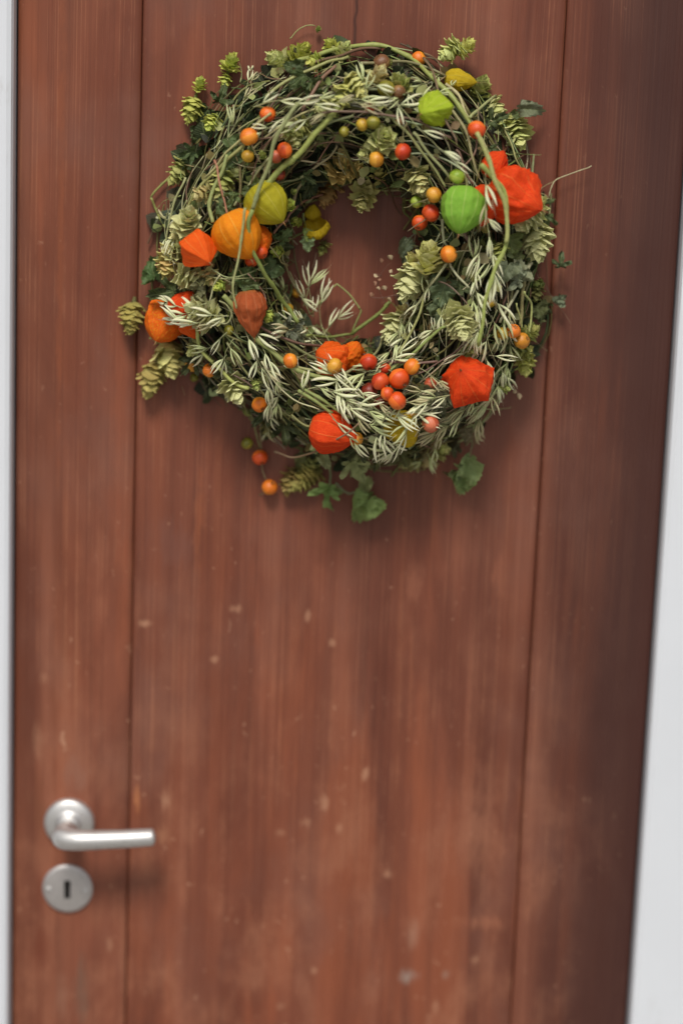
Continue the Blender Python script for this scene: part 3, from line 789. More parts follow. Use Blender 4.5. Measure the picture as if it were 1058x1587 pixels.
hops = [  # x, y, length, direction of tip, colour, tilt, lift, opening, n, split
    (358, 97, 30, 70, LIME, 20, .010, 1.1, 20, 0), (349, 126, 22, 250, LIME, 10, .008, 1.2, 16, 0), (310, 130, 22, 75, LIME, 10, .010, 1.2, 16, 0),
    (297, 171, 42, 255, (.30,.32,.09), 15, .010, .95, 30, 1), (328, 190, 28, 240, LIME, 25, .006, 1.2, 18, 0), (276, 268, 40, 235, OLG, 10, .008, 1.1, 22, 0),
    (432, 94, 44, 150, PGRN, 25, .006, 1.0, 24, 1), (466, 86, 46, 60, LIME, 30, .008, 1.15, 30, 1), (487, 95, 26, 200, LIME, 20, .008, 1.2, 16, 0),
    (514, 72, 28, 130, LIME, 20, .010, 1.2, 18, 0), (532, 78, 30, 60, PGRN, 15, .010, 1.2, 18, 0),
    (553, 134, 46, 315, (.44,.44,.18), 30, .006, .95, 24, 1), (530, 150, 40, 250, (.38,.40,.15), 20, .002, 1.1, 20, 0), (505, 165, 34, 200, PGRN, 20, .0, 1.1, 18, 0),
    (526, 258, 44, 60, TAN, 40, -.010, 1.3, 22, 1), (508, 297, 48, 250, TANB, 25, -.012, 1.25, 24, 1), (545, 262, 34, 20, TAN, 30, -.010, 1.3, 16, 0),
    (562, 308, 46, 260, (.36,.38,.17), 40, .022, 1.45, 26, 1), (594, 215, 44, 60, PGRN, 55, .006, 1.35, 24, 1), (568, 238, 28, 190, PGRN, 35, .004, 1.3, 14, 0),
    (648, 282, 44, 290, (.40,.40,.20), 30, .006, 1.15, 22, 0), (655, 305, 30, 250, PGRN, 30, .0, 1.2, 16, 0),
    (697, 80, 40, 215, (.34,.42,.17), 15, .026, 1.15, 26, 1), (721, 73, 34, 40, (.40,.42,.13), 15, .024, 1.1, 24, 0),
    (743, 138, 46, 70, OLG, 25, .006, 1.0, 26, 1), (767, 172, 40, 300, PGRN, 20, .006, 1.1, 22, 0),
    (801, 207, 50, 290, (.40,.47,.19), 35, .012, 1.2, 30, 1), (792, 190, 26, 110, PGRN, 15, .012, 1.2, 14, 0),
    (831, 374, 62, 280, (.72,.76,.46), 30, .026, 1.0, 32, 1), (815, 342, 44, 225, (.54,.58,.28), 20, .022, 1.1, 22, 1), (832, 322, 38, 60, PGRN, 20, .010, 1.15, 20, 0),
    (637, 437, 62, 245, (.82,.80,.50), 25, .032, 1.0, 32, 1), (664, 400, 54, 85, (.40,.39,.17), 20, .022, .9, 30, 1), (640, 405, 30, 120, (.40,.38,.17), 20, .004, 1.1, 16, 0),
    (610, 508, 52, 245, (.60,.57,.27), 25, .022, 1.0, 28, 1), (625, 488, 34, 80, (.40,.34,.16), 20, .002, 1.1, 16, 0),
    (713, 504, 60, 290, (.82,.80,.44), 50, .034, 1.1, 46, 1), (690, 400, 30, 40, OLV, 20, .0, 1.0, 16, 0),
    (822, 515, 30, 40, OLG, 20, .010, 1.2, 18, 0), (812, 563, 40, 280, (.34,.38,.13), 25, .010, 1.3, 24, 1), (808, 546, 28, 190, OLG, 20, .010, 1.2, 14, 0),
    (205, 492, 50, 265, (.22,.20,.065), 15, .016, .95, 34, 1), (262, 553, 62, 285, (.42,.39,.17), 20, .022, .95, 30, 1), (247, 520, 30, 170, (.42,.40,.20), 20, .018, 1.2, 12, 0),
    (236, 587, 56, 255, (.24,.22,.08), 10, .014, .9, 28, 1), (362, 604, 46, 300, (.54,.56,.28), 30, .020, 1.25, 22, 1),
    (292, 340, 48, 80, (.64,.60,.34), 35, .014, 1.35, 24, 1), (280, 360, 34, 210, (.44,.42,.22), 25, .004, 1.3, 18, 0),
    (262, 408, 48, 250, (.42,.33,.15), 30, .010, 1.35, 26, 1), (272, 385, 34, 60, (.46,.42,.22), 30, .008, 1.3, 18, 0),
    (296, 430, 40, 340, (.58,.52,.27), 25, .010, 1.4, 18, 1), (325, 430, 28, 300, (.46,.36,.18), 25, .010, 1.4, 12, 0),
    (312, 485, 54, 150, (.40,.42,.24), 25, .018, 1.2, 30, 0), (470, 742, 52, 220, (.22,.21,.07), 20, .012, 1.1, 30, 1), (484, 722, 34, 60, (.20,.22,.08), 20, .010, 1.1, 18, 0),
    (450, 748, 38, 250, (.20,.16,.06), 20, .010, 1.2, 20, 0), (636, 716, 34, 200, (.30,.31,.14), 20, .008, 1.3, 16, 0), (660, 712, 36, 330, (.36,.33,.17), 20, .010, 1.4, 16, 0),
    (680, 700, 34, 20, (.30,.32,.13), 20, .006, 1.3, 16, 0), (345, 285, 40, 250, OLG, 20, .0, 1.2, 20, 0), (315, 300, 34, 200, (.40,.36,.18), 20, .0, 1.3, 16, 0),
    (466, 200, 30, 230, OLG, 25, .002, 1.2, 18, 0), (455, 215, 28, 300, PGRN, 25, .002, 1.2, 14, 0), (620, 130, 34, 120, OLG, 20, .002, 1.2, 18, 0),
    (585, 118, 34, 60, (.40,.36,.20), 20, .0, 1.1, 18, 0), (745, 345, 30, 300, OLV, 20, -.004, 1.2, 16, 0), (770, 395, 34, 290, OLG, 20, .0, 1.3, 16, 0),
    (728, 545, 30, 250, OLG, 20, .0, 1.2, 16, 0), (300, 540, 26, 230, PGRN, 20, .004, 1.2, 14, 0), (415, 665, 28, 280, OLV, 20, .0, 1.2, 16, 0),
    (588, 270, 26, 100, OLV, 20, -.006, 1.2, 14, 0), (500, 385, 22, 250, OLG, 20, -.03, 1.2, 10, 0), (832, 455, 24, 260, (.12,.13,.05), 20, .004, 1.1, 14, 0),
]
for i, h in enumerate(hops): hop(*h[:5], tilt=h[5], lift=h[6], opening=h[7], n=h[8], split=bool(h[9]), seed=i)
for i, (x, y, s) in enumerate([(450,318,20),(460,343,19),(430,390,21),(340,443,20),(417,490,19),(397,596,17),(382,638,15),(781,602,19),(455,297,11),(493,45,11),(407,240,15),(602,96,14),(835,440,18),(640,560,12),(672,168,9),(444,205,15),(498,412,10)]):
    if x == 672 or x == 498 or x == 640: continue
    hop(x, y, s, 100 + 37 * i, (.34, .46, .10) if i < 5 else (.26, .32, .11), tilt=35, lift=.014 if i < 8 else .008, opening=.85, n=18, seed=200 + i)

# --- oats ---
def spikelet_mesh(seed, col=(.86, .86, .62)):
    q = random.Random(seed); m = MB()
    for k, (a, off) in enumerate(((-9, 0), (8, .02), (1, .10))[: 3 if seed % 2 else 2]):
        L = q.uniform(.85, 1.05) * (1 - off); P = []
        ar = math.radians(a + q.uniform(-5, 5))
        for i in range(8):
            t = i / 7; bow = .07 * math.sin(PI * t) * (1 if a > 0 else -1)
            P.append(Vector((math.sin(ar) * t * L + bow, off + math.cos(ar) * t * L, .05 * k + .03 * math.sin(PI * t))))
        w = q.uniform(.044, .066)
        tube(m, P, lambda t: max(.004, w * (math.sin(PI * min(1, t * .86 + .07)) ** .85) * (1 - .8 * max(0, t - .5))), 7, [tuple(x * y for x, y in zip(jit(col, .10, q), (.74 + .40 * t, .80 + .30 * t, .60 + .50 * t))) for t in [i / 7 for i in range(8)] for _ in range(7)])
    if seed % 3:     # awn
        tube(m, [(0, .6, .05), (.03, 1.0, .08), (q.uniform(-.1, .1), 1.35, .10)], lambda t: .010 * (1.1 - t), 4, (.5, .45, .28))
    tube(m, [(0, -.30, 0), (0, 0, 0), (0, .06, .01)], .013, 4, (.42, .42, .24))
    return m.mesh('spikelet', M_OAT)
OATS = {'p': [spikelet_mesh(i) for i in range(6)], 'g': [spikelet_mesh(i + 10, (.66, .70, .40)) for i in range(6)], 'd': [spikelet_mesh(i + 20, (.60, .54, .34)) for i in range(6)]}
oq = random.Random(77)
def oat(pts, n, L=30, spread=24, tone='p', lift=.016, axis_r=.9, both=True, end=True, flat=.8):
    P = smooth_path([wp(p[0], p[1], lift) for p in pts], 8)
    m = MB(); tube(m, P, lambda t: axis_r * MM * (1 - .5 * t), 5, (.36, .38, .18))
    o = link('oat_spray', m.mesh('oat_spray', M_STEM), wr)
    N = len(P)
    n = max(2, round(n * .50)); L *= 1.12
    for i in range(n):
        u = (i + .5) / n; j = min(N - 2, int(u * (N - 1))); p = P[j].lerp(P[j + 1], u * (N - 1) - j)
        t = (P[min(N - 1, j + 2)] - P[max(0, j - 1)]).normalized(); view = Vector((0, -1, 0))
        side = t.cross(view).normalized() * (1 if i % 2 else -1)
        a = math.radians(oq.gauss(spread, 13)); b = oq.uniform(-.5, .9) * flat
        d = (t * math.cos(a) + side * math.sin(a) + view * b * .5).normalized()
        nn = view + side * oq.uniform(-.8, .8)
        l = L * MM * oq.uniform(.68, 1.18)
        link('spikelet', oq.choice(OATS[tone if oq.random() < .68 else oq.choice('pgd')]), o, frame_yz(d, nn, p + d * l * .12 + view * oq.uniform(0, .004), l))
    if end:
        t = (P[-1] - P[-3]).normalized(); link('spikelet', oq.choice(OATS[tone]), o, frame_yz(t, Vector((.2, -1, 0)), P[-1], L * MM))
    return o
oat([(392,166),(430,156),(470,162),(520,160),(568,158)], 11, 34, 14, 'p')
oat([(470,158),(520,152),(590,158),(640,168)], 6, 30, 12, 'p', .012)
oat([(560,118),(592,140),(620,166),(648,198),(672,222),(705,250)], 8, 26, 13, 'p', .020)
oat([(600,165),(572,155),(562,125)], 2, 28, 16, 'g', .018)
oat([(455,170),(430,190),(405,205)], 3, 30, 16, 'p', .014)
oat([(520,168),(492,178),(462,190)], 3, 30, 12, 'g', .014)
oat([(352,215),(366,190),(376,160),(385,125)], 5, 26, 18, 'p', .010)
oat([(412,128),(392,138),(388,110)], 3, 24, 16, 'p', .008)
oat([(640,165),(660,150),(690,138),(705,130)], 6, 26, 24, 'g', .004)
oat([(690,110),(655,130),(620,150)], 6, 26, 26, 'g', .002)
oat([(275,300),(258,335),(256,362),(262,385)], 5, 30, 26, 'p', .008)
oat([(285,330),(268,340),(248,338)], 2, 24, 20, 'p', .010)
oat([(290,310),(275,345),(272,375)], 3, 30, 14, 'g', .010)
oat([(355,490),(320,488),(285,486)], 10, 28, 30, 'p', .028)
oat([(340,500),(305,500),(275,498)], 7, 34, 20, 'p', .028)
oat([(320,470),(290,478),(265,470)], 4, 34, 24, 'p', .030)
oat([(352,515),(335,530),(315,548)], 5, 34, 24, 'p', .014)
oat([(362,525),(350,545),(348,560)], 3, 30, 24, 'p', .012)
oat([(375,500),(392,540),(405,570)], 4, 36, 16, 'p', .012)
oat([(385,500),(402,530),(418,560)], 4, 32, 16, 'p', .012)
oat([(408,560),(416,600),(418,640),(412,670)], 10, 36, 14, 'p', .016)
oat([(425,570),(432,600),(430,625)], 3, 30, 14, 'g', .010)
oat([(448,420),(472,470),(486,490),(478,445)], 3, 30, 18, 'p', .016)
oat([(470,475),(476,455),(480,435)], 4, 30, 34, 'p', .014)
oat([(520,545),(500,510),(495,480),(498,465)], 5, 34, 20, 'p', .016)
oat([(505,540),(480,515),(460,500)], 4, 30, 20, 'p', .012)
oat([(492,505),(460,508),(440,514)], 4, 34, 16, 'p', .014)
oat([(500,520),(515,500),(525,490)], 2, 30, 18, 'p', .014)
oat([(500,560),(475,515),(455,480),(440,450)], 5, 28, 14, 'g', .010)
oat([(655,410),(645,455),(622,495),(612,530),(590,560),(560,580)], 22, 32, 15, 'g', .020)
oat([(672,430),(650,465),(632,500),(620,535)], 9, 30, 14, 'p', .018)
oat([(560,575),(590,566),(620,545)], 5, 30, 14, 'p', .020)
oat([(752,268),(752,310),(755,350),(762,390),(766,430)], 12, 34, 11, 'p', .036)
oat([(745,380),(738,410),(735,440),(742,480)], 11, 30, 18, 'p', .012)
oat([(735,440),(730,470),(733,400)], 4, 30, 20, 'g', .010)
oat([(765,400),(762,440),(768,470),(785,500)], 8, 32, 18, 'p', .012)
oat([(770,480),(755,520),(765,555),(785,585)], 9, 34, 20, 'p', .014)
oat([(748,490),(725,540),(700,570),(690,590)], 8, 30, 22, 'p', .010)
oat([(785,470),(790,520),(786,570)], 8, 30, 20, 'g', .006)
oat([(760,500),(735,515),(755,560),(770,600)], 8, 32, 24, 'p', .010)
oat([(690,470),(678,500),(665,520)], 5, 28, 24, 'p', .008)
oat([(665,525),(680,505),(700,500)], 4, 26, 24, 'p', .006)
oat([(455,612),(490,600),(520,606),(545,620)], 9, 30, 20, 'p', .014)
oat([(590,640),(560,615),(535,592),(515,580)], 12, 34, 22, 'p', .022)
oat([(520,582),(528,610),(560,632),(610,640),(650,638)], 20, 32, 17, 'p', .022)
oat([(505,600),(530,625),(560,650),(590,680)], 13, 34, 16, 'p', .026)
oat([(510,640),(530,665),(548,685)], 4, 34, 16, 'p', .030)
oat([(560,630),(590,660),(610,690),(600,700)], 7, 32, 18, 'p', .024)
oat([(545,600),(580,620),(610,625),(640,622)], 8, 28, 16, 'd', .020)
oat([(700,612),(665,620),(640,645),(625,680),(608,700)], 19, 32, 18, 'p', .026)
oat([(690,605),(660,605),(620,625),(600,640)], 8, 30, 18, 'g', .020)
oat([(740,610),(715,640),(690,665),(668,700),(650,715)], 16, 34, 16, 'g', .012)
oat([(765,600),(745,640),(735,660),(728,680)], 11, 34, 18, 'd', .008)
oat([(720,630),(700,650),(675,670)], 8, 30, 20, 'd', .012)
oat([(775,585),(765,610),(750,625)], 6, 30, 16, 'g', .008)
oat([(620,555),(650,570),(680,590)], 3, 24, 22, 'd', .020)

# --- single leaves ---
DG = (.045, .10, .035); GG = (.16, .22, .13); MG = (.10, .19, .07)
leaves = [  # x, y, size, direction, kind, colour, tilt, lift, fold, curl
    (240, 428, 36, 105, 1, (.045,.12,.04), 10, .018, .15, .15), (268, 452, 48, 190, 0, (.035,.075,.025), 10, .012, .3, .3), (250, 470, 30, 215, 0, (.04,.08,.03), 10, .010, .3, .2),
    (868, 412, 27, 88, 0, (.06,.11,.05), 20, .020, .4, .3), (872, 466, 20, 175, 1, (.14,.22,.14), 10, .016, .2, .1), (866, 462, 9, 90, 0, (.05,.07,.03), 10, .012, .3, .2),
    (805, 168, 44, 358, 2, (.13,.19,.12), 20, .020, .5, .35), (802, 175, 26, 215, 2, (.08,.14,.06), 10, .014, .5, .3),
    (545, 716, 44, 300, 0, (.17,.27,.16), 25, .020, .35, .35), (572, 742, 38, 245, 2, (.15,.25,.14), 10, .016, .3, .3), (556, 716, 30, 250, 1, (.14,.23,.13), 25, .018, .3, .2),
    (512, 755, 44, 265, 0, (.10,.22,.09), 15, .020, .45, .2), (512, 756, 25, 335, 2, (.09,.18,.08), 15, .016, .4, .2),
    (570, 775, 50, 245, 1, (.10,.21,.09), 15, .018, .4, .3), (562, 775, 34, 345, 0, (.05,.11,.04), 15, .014, .5, .4),
    (728, 710, 62, 255, 2, (.13,.26,.14), 15, .020, .6, .15), (722, 722, 40, 215, 0, (.10,.20,.10), 15, .018, .5, .3), (718, 738, 36, 265, 1, (.11,.23,.11), 15, .018, .5, .3),
    (804, 432, 42, 160, 0, (.18,.25,.17), 30, .012, .3, .4), (786, 412, 34, 250, 1, (.15,.22,.14), 30, .010, .4, .4), (806, 430, 34, 100, 1, (.20,.27,.18), 20, .012, .3, .5),
    (478, 372, 22, 265, 1, (.22,.38,.20), 20, .022, .2, .2), (480, 366, 18, 130, 1, (.24,.40,.12), 20, .022, .2, .2),
    (636, 372, 36, 235, 2, (.17,.26,.17), 15, .020, .5, .4), (624, 395, 20, 290, 2, (.12,.18,.11), 15, .018, .5, .4),
    (470, 118, 34, 220, 0, (.035,.075,.025), 20, .008, .3, .3), (480, 128, 30, 320, 0, (.04,.085,.03), 20, .008, .3, .3), (462, 108, 28, 160, 1, (.04,.08,.03), 20, .006, .3, .3),
    (340, 158, 32, 70, 0, (.04,.08,.03), 15, .006, .4, .3), (322, 170, 34, 235, 0, (.045,.085,.035), 15, .006, .3, .3), (306, 195, 34, 262, 2, (.09,.17,.07), 10, .006, .3, .3),
    (356, 218, 26, 290, 1, (.07,.14,.05), 20, .008, .3, .3), (362, 238, 30, 250, 1, (.06,.12,.045), 20, .006, .3, .3), (300, 235, 30, 200, 0, (.05,.11,.04), 15, .006, .3, .3), (290, 248, 26, 300, 0, (.05,.10,.04), 15, .006, .3, .3),
    (446, 235, 34, 265, 0, (.04,.08,.03), 20, .004, .5, .3), (470, 272, 26, 330, 0, (.04,.075,.03), 20, -.006, .4, .3), (478, 290, 24, 250, 0, (.04,.07,.03), 20, -.008, .4, .3),
    (436, 372, 26, 50, 1, (.10,.19,.07), 20, .006, .3, .2), (425, 412, 34, 220, 1, (.10,.19,.09), 20, .004, .3, .2), (385, 432, 34, 165, 1, (.09,.18,.06), 30, .012, .3, .2), (375, 442, 34, 5, 2, (.07,.13,.05), 30, .014, .3, .2),
    (300, 460, 34, 325, 2, (.22,.26,.13), 20, .014, .4, .2), (306, 448, 24, 60, 1, (.16,.19,.10), 20, .012, .4, .2),
    (445, 508, 34, 20, 0, (.12,.17,.12), 20, .004, .4, .3), (425, 503, 34, 170, 1, (.10,.16,.08), 20, .004, .3, .3), (452, 515, 28, 330, 0, (.14,.19,.13), 20, .004, .4, .3),
    (690, 440, 44, 250, 1, (.09,.15,.08), 20, .002, .3, .3), (680, 475, 44, 290, 1, (.10,.16,.09), 20, -.002, .3, .3), (712, 440, 34, 330, 0, (.08,.13,.06), 20, .0, .3, .3),
    (700, 395, 34, 300, 0, (.04,.07,.03), 20, -.006, .3, .3), (846, 335, 34, 265, 0, (.045,.085,.03), 15, .008, .3, .3), (838, 315, 26, 20, 0, (.05,.09,.03), 15, .008, .3, .3),
    (772, 380, 40, 260, 0, (.045,.08,.03), 15, -.004, .3, .3), (790, 370, 34, 280, 1, (.10,.16,.05), 15, .002, .3, .3), (805, 390, 34, 240, 2, (.12,.18,.07), 15, .004, .3, .3),
    (690, 610, 38, 250, 0, (.12,.16,.10), 30, .016, .4, .3), (670, 612, 30, 190, 0, (.13,.17,.10), 30, .018, .4, .3), (682, 625, 28, 290, 0, (.10,.14,.08), 30, .016, .4, .3),
    (490, 700, 26, 100, 2, (.14,.22,.13), 15, .010, .4, .3), (498, 705, 30, 300, 2, (.15,.23,.15), 15, .012, .4, .3), (474, 712, 30, 230, 1, (.10,.15,.08), 15, .008, .3, .3),
    (705, 690, 26, 260, 0, (.10,.13,.08), 20, .006, .4, .3), (720, 668, 22, 280, 1, (.16,.17,.10), 20, .006, .4, .3), (840, 470, 34, 250, 0, (.035,.06,.025), 15, .006, .3, .3),
    (832, 478, 30, 300, 1, (.07,.10,.04), 15, .006, .3, .3), (790, 545, 34, 100, 0, (.07,.11,.045), 15, .0, .3, .3), (300, 560, 34, 230, 0, (.03,.05,.02), 10, .004, .3, .3),
    (345, 560, 34, 250, 0, (.035,.06,.022), 10, .002, .3, .3), (410, 640, 34, 230, 0, (.04,.07,.03), 10, .002, .3, .3), (440, 660, 40, 280, 0, (.035,.06,.025), 10, .0, .3, .3),
    (590, 700, 40, 260, 0, (.03,.05,.02), 10, .002, .3, .3), (560, 690, 40, 220, 0, (.03,.05,.02), 10, .002, .3, .3), (620, 700, 34, 300, 0, (.035,.055,.025), 10, .0, .3, .3),
    (760, 190, 34, 30, 0, (.05,.09,.035), 15, .004, .3, .3), (758, 230, 36, 280, 0, (.04,.075,.03), 15, .0, .3, .3), (715, 118, 26, 340, 2, (.14,.18,.08), 15, .010, .3, .3),
    (398, 300, 30, 170, 1, (.06,.11,.04), 20, .004, .3, .2), (362, 300, 26, 250, 0, (.09,.16,.06), 20, .008, .3, .2), (352, 330, 30, 120, 1, (.08,.15,.06), 20, .004, .3, .2),
]
for i, (x, y, s, an, kd, c, ti, lf, fo, cu) in enumerate(leaves):
    sz = s * MM; d = direction(an, ti * .3); nn = Vector((R.uniform(-.5, .5), -1, R.uniform(-.2, .5)))
    if kd == 2: x -= 0; y -= 0
    c = (c[0] * 1.35 + .012, c[1] * 1.08 + .01, c[2] * 1.05)
    if y > 690: c = (c[0] * 1.6 + .03, c[1] * 1.4 + .03, c[2] * 1.1 + .01); fo *= 1.5; cu *= 1.4
    m = MB(); leaf_mesh(m, Matrix.Scale(sz * (.86 if y > 690 else .85), 4), kd, jit(c, .08), fo * 1.4, cu * 1.3, i, wob=.30)
    link('leaf', m.mesh('leaf', M_LEAF), wr, frame_yz(d, nn, wp(x, y, lf)))
# tiny pale hop flower scraps stuck out from the right inner rim, and one below the rim at the right
SCR = [(590,407,8),(606,403,10),(580,424,8),(579,436,7),(583,446,6),(597,450,9),(574,460,8),(612,440,9),(600,462,8),(590,432,5),(801,610,10),(794,607,7),(804,617,7),(607,418,6)]
for i, (x, y, s) in enumerate(SCR):
    m = MB(); bract_shape(m, None, (.42, .34, .27) if i % 3 else (.26, .15, .11), .5, .5, .6)
    link('dry_petal', m.mesh('dry_petal', M_DRY), wr, frame_yz(direction(R.uniform(0, 360), 20), Vector((R.uniform(-1, 1), -.7, R.uniform(-1, 1))), at(x, y, .022 + .01 * R.random()) - WO, s * MM))
for a in ([(598,470),(590,455),(585,440),(590,425),(604,408)], [(620,455),(604,460),(590,462),(574,461)], [(795,596),(798,605),(802,614)], [(588,440),(580,436)], [(592,428),(582,424)]):
    stem(a, .9, (.14, .075, .06), .020, .4)

# --- lantern husks ---
def husk(px, py, w, h, ang, tilt, mat, spin=0, sharp=.6, crump=.05, L=1.15, lift=.020, seed=0, flat=1.0, tip=1.5, label=None, cup=False, stalk=None):
    """w: width across the axis in photo pixels; L: length / width"""
    m = MB(); n = 70; rows = 30; v = []; uv = []; f = []
    off = Vector((seed * 7.3, seed * 3.1, seed))
    vmax = .62 if cup else 1.0
    for i in range(rows + 1):
        t = i / rows * vmax
        if t < .42: r = (math.sin(PI / 2 * min(1, t / .42))) ** .55
        else: r = (max(0.0, 1 - ((t - .42) / .58) ** tip)) ** .95
        z = (t - .45) * L
        z -= .0
        if t < .12: z += .16 * (1 - t / .12) ** 2
        for k in range(n + 1):
            th = 2 * PI * k / n
            seg = (th % (2 * PI / 5)) - PI / 5
            pol_ = math.cos(PI / 5) / math.cos(seg) / math.cos(PI / 5) * .5 + .5 * 0
            poly = math.cos(PI / 5) / math.cos(seg)            # 1 at the ribs .. .81 between
            ridge = math.exp(-((PI / 5 - abs(seg)) / .075) ** 2) + .45 * math.exp(-(seg / .07) ** 2)
            fac = 1 * (1 - sharp) + sharp * (.1 + .9 * poly) + .055 * ridge
            fine_ = .012 * abs(math.sin(5 * th))
            rr_ = .5 * r * (fac + fine_)
            p = Vector((rr_ * math.cos(th), rr_ * math.sin(th) * flat, z))
            kk = math.sin(PI * min(1, t * .95 + .03))
            q1 = noise.noise(p * 2.3 + off); q2 = abs(noise.noise(p * 4.6 + off * 1.3)); q3 = noise.noise(p * 10 + off)
            dsp = crump * kk * (q1 * 1.5 - q2 * 1.5 - abs(q3) * 1.0 + .5)
            dirn = Vector((math.cos(th), math.sin(th), .3 * (t - .5)))
            v.append(p + dirn * dsp); uv.append((k / n, t))
    for i in range(rows):
        for k in range(n):
            a = i * (n + 1) + k; f.append((a, a + 1, a + n + 2, a + n + 1))
    m.add(v, f, uv)
    # weld the seam exactly
    for i in range(rows + 1): m.v[i * (n + 1) + n] = m.v[i * (n + 1)]
    d = direction(ang, tilt)
    M = frame_z(d, spin, wp(px, py, lift), w * MM * 1.09)
    o = link('lantern_husk', m.mesh('lantern_husk', mat), wr, M)
    if label: o['label'] = label
    sm = MB(); c = v[0] * 0
    tube(sm, smooth_path([(0, 0, -.40 * L), (0, 0, -.47 * L), (.04, .03, -.60 * L), (.14, .08, -.78 * L)], 4), lambda t: .032 * (1 - .3 * t), 7, (.26, .26, .10))
    link('stalk', sm.mesh('stalk', M_STEM), o)
    if not cup:
        tb = MB(); tube(tb, smooth_path([(0, 0, .54 * L), (0, 0, .60 * L), (.01, .02, .66 * L)], 3), lambda t: .02 * (1.1 - t), 5, (.28, .14, .05))
        link('tip', tb.mesh('tip', M_STEM), o)
    return o
OR = husk_mat('husk_orange', s2l((252, 112, 16)), s2l((240, 74, 10)), s2l((252, 150, 70)))
ORR = husk_mat('husk_red_orange', s2l((252, 88, 18)), s2l((230, 48, 12)), s2l((252, 126, 60)))
ORY = husk_mat('husk_amber', s2l((252, 164, 18)), s2l((244, 124, 12)), s2l((252, 190, 80)))
OYO = husk_mat('husk_orange_yellow', s2l((252, 116, 14)), s2l((248, 88, 12)), s2l((252, 156, 60)), blot=s2l((250, 160, 24)))
YG = husk_mat('husk_yellow_green', s2l((194, 182, 36)), s2l((176, 166, 36)), s2l((220, 212, 100)))
YE = husk_mat('husk_yellow', s2l((222, 196, 34)), s2l((200, 160, 30)), s2l((228, 208, 90)))
LG = husk_mat('husk_lime', s2l((188, 208, 50)), s2l((160, 186, 40)), s2l((214, 222, 110)))
GR = husk_mat('husk_green', s2l((126, 186, 60)), s2l((150, 194, 66)), s2l((196, 220, 120)))
BR = husk_mat('husk_dried', s2l((196, 100, 50)), s2l((172, 78, 38)), s2l((214, 140, 96)))
husk(700, 178, 0, 0, 0, 0, LG) if False else None
husk(672, 169, 50, 0, 200, 50, LG, 10, .8, .07, 1.05, .020, 1, label='lime green husk with boxy folded sides')
husk(709, 124, 33, 0, 355, 5, YE, 20, .3, .04, 1.5, .012, 2, label='yellow husk lying sideways at the upper right')
husk(796, 302, 76, 0, 335, 30, ORR, 10, .35, .085, 1.15, .026, 3, label='large crumpled red-orange husk at the right')
husk(766, 256, 40, 0, 60, 20, ORR, 30, .5, .07, 1.15, .010, 4, label='small orange husk behind the large crumpled one')
husk(752, 315, 56, 0, 260, 20, ORR, 75, .5, .08, 1.1, .006, 41, label='red husk half hidden behind the large crumpled one')
husk(717, 321, 62, 0, 262, 25, GR, 12, .35, .035, 1.15, .024, 5, tip=2.4, label='plump green husk')
husk(412, 314, 62, 0, 315, 20, YG, 25, .35, .025, 1.1, .010, 6, tip=2.2, label='olive yellow husk')
husk(368, 360, 68, 0, 300, 15, ORY, 40, .35, .025, 1.12, .014, 7, tip=2.2, label='round amber husk')
husk(398, 372, 42, 0, 290, 10, OYO, 10, .4, .05, 1.2, .006, 8, label='orange husk tucked beside the round amber one')
husk(308, 388, 56, 0, 322, 50, OR, 8, 1.0, .02, 1.1, .022, 9, label='flat-sided orange husk with sharp ribs meeting at its tip')
husk(259, 496, 66, 0, 245, 35, OYO, 15, .35, .04, 1.05, .016, 10, tip=2.1, label='plump orange husk at the left rim')
husk(285, 474, 46, 0, 60, 20, ORR, 15, .4, .05, 1.05, .006, 11, label='deep red-orange husk behind the plump orange one')
husk(296, 506, 34, 0, 300, 20, OR, 15, .4, .05, 1.1, .006, 12)
husk(388, 480, 48, 0, 280, 8, BR, 18, .75, .05, 1.5, .018, 13, tip=1.3, label='brownish dried husk with deep ribs, tip down')
husk(514, 556, 52, 0, 150, 30, OR, 30, .6, .08, 1.05, .010, 14, label='orange husk crossed by a brown twig')
husk(543, 551, 44, 0, 60, 30, OYO, 60, .7, .09, 1.15, .012, 15, label='crumpled orange husk beside a red berry')
husk(511, 669, 62, 0, 350, 12, ORR, 10, .4, .035, 1.2, .018, 16, tip=1.8, label='red-orange husk lying sideways at the bottom')
husk(724, 591, 74, 0, 120, 52, ORR, 20, .85, .055, .9, .026, 33, tip=2.2, label='wide bright orange husk seen from its crumpled end')
husk(489, 352, 38, 0, 105, 35, YE, 20, .3, .05, 1.0, .016, 18, cup=True, label='torn open yellow husk at the inner rim')
husk(484, 330, 24, 0, 80, 20, YE, 20, .3, .05, 1.1, .006, 42)
husk(622, 664, 52, 0, 190, 20, YE, 50, .4, .05, 1.1, .004, 19, label='yellow husk hidden behind oats')
husk(700, 222, 0, 0, 0, 0, LG) if False else None

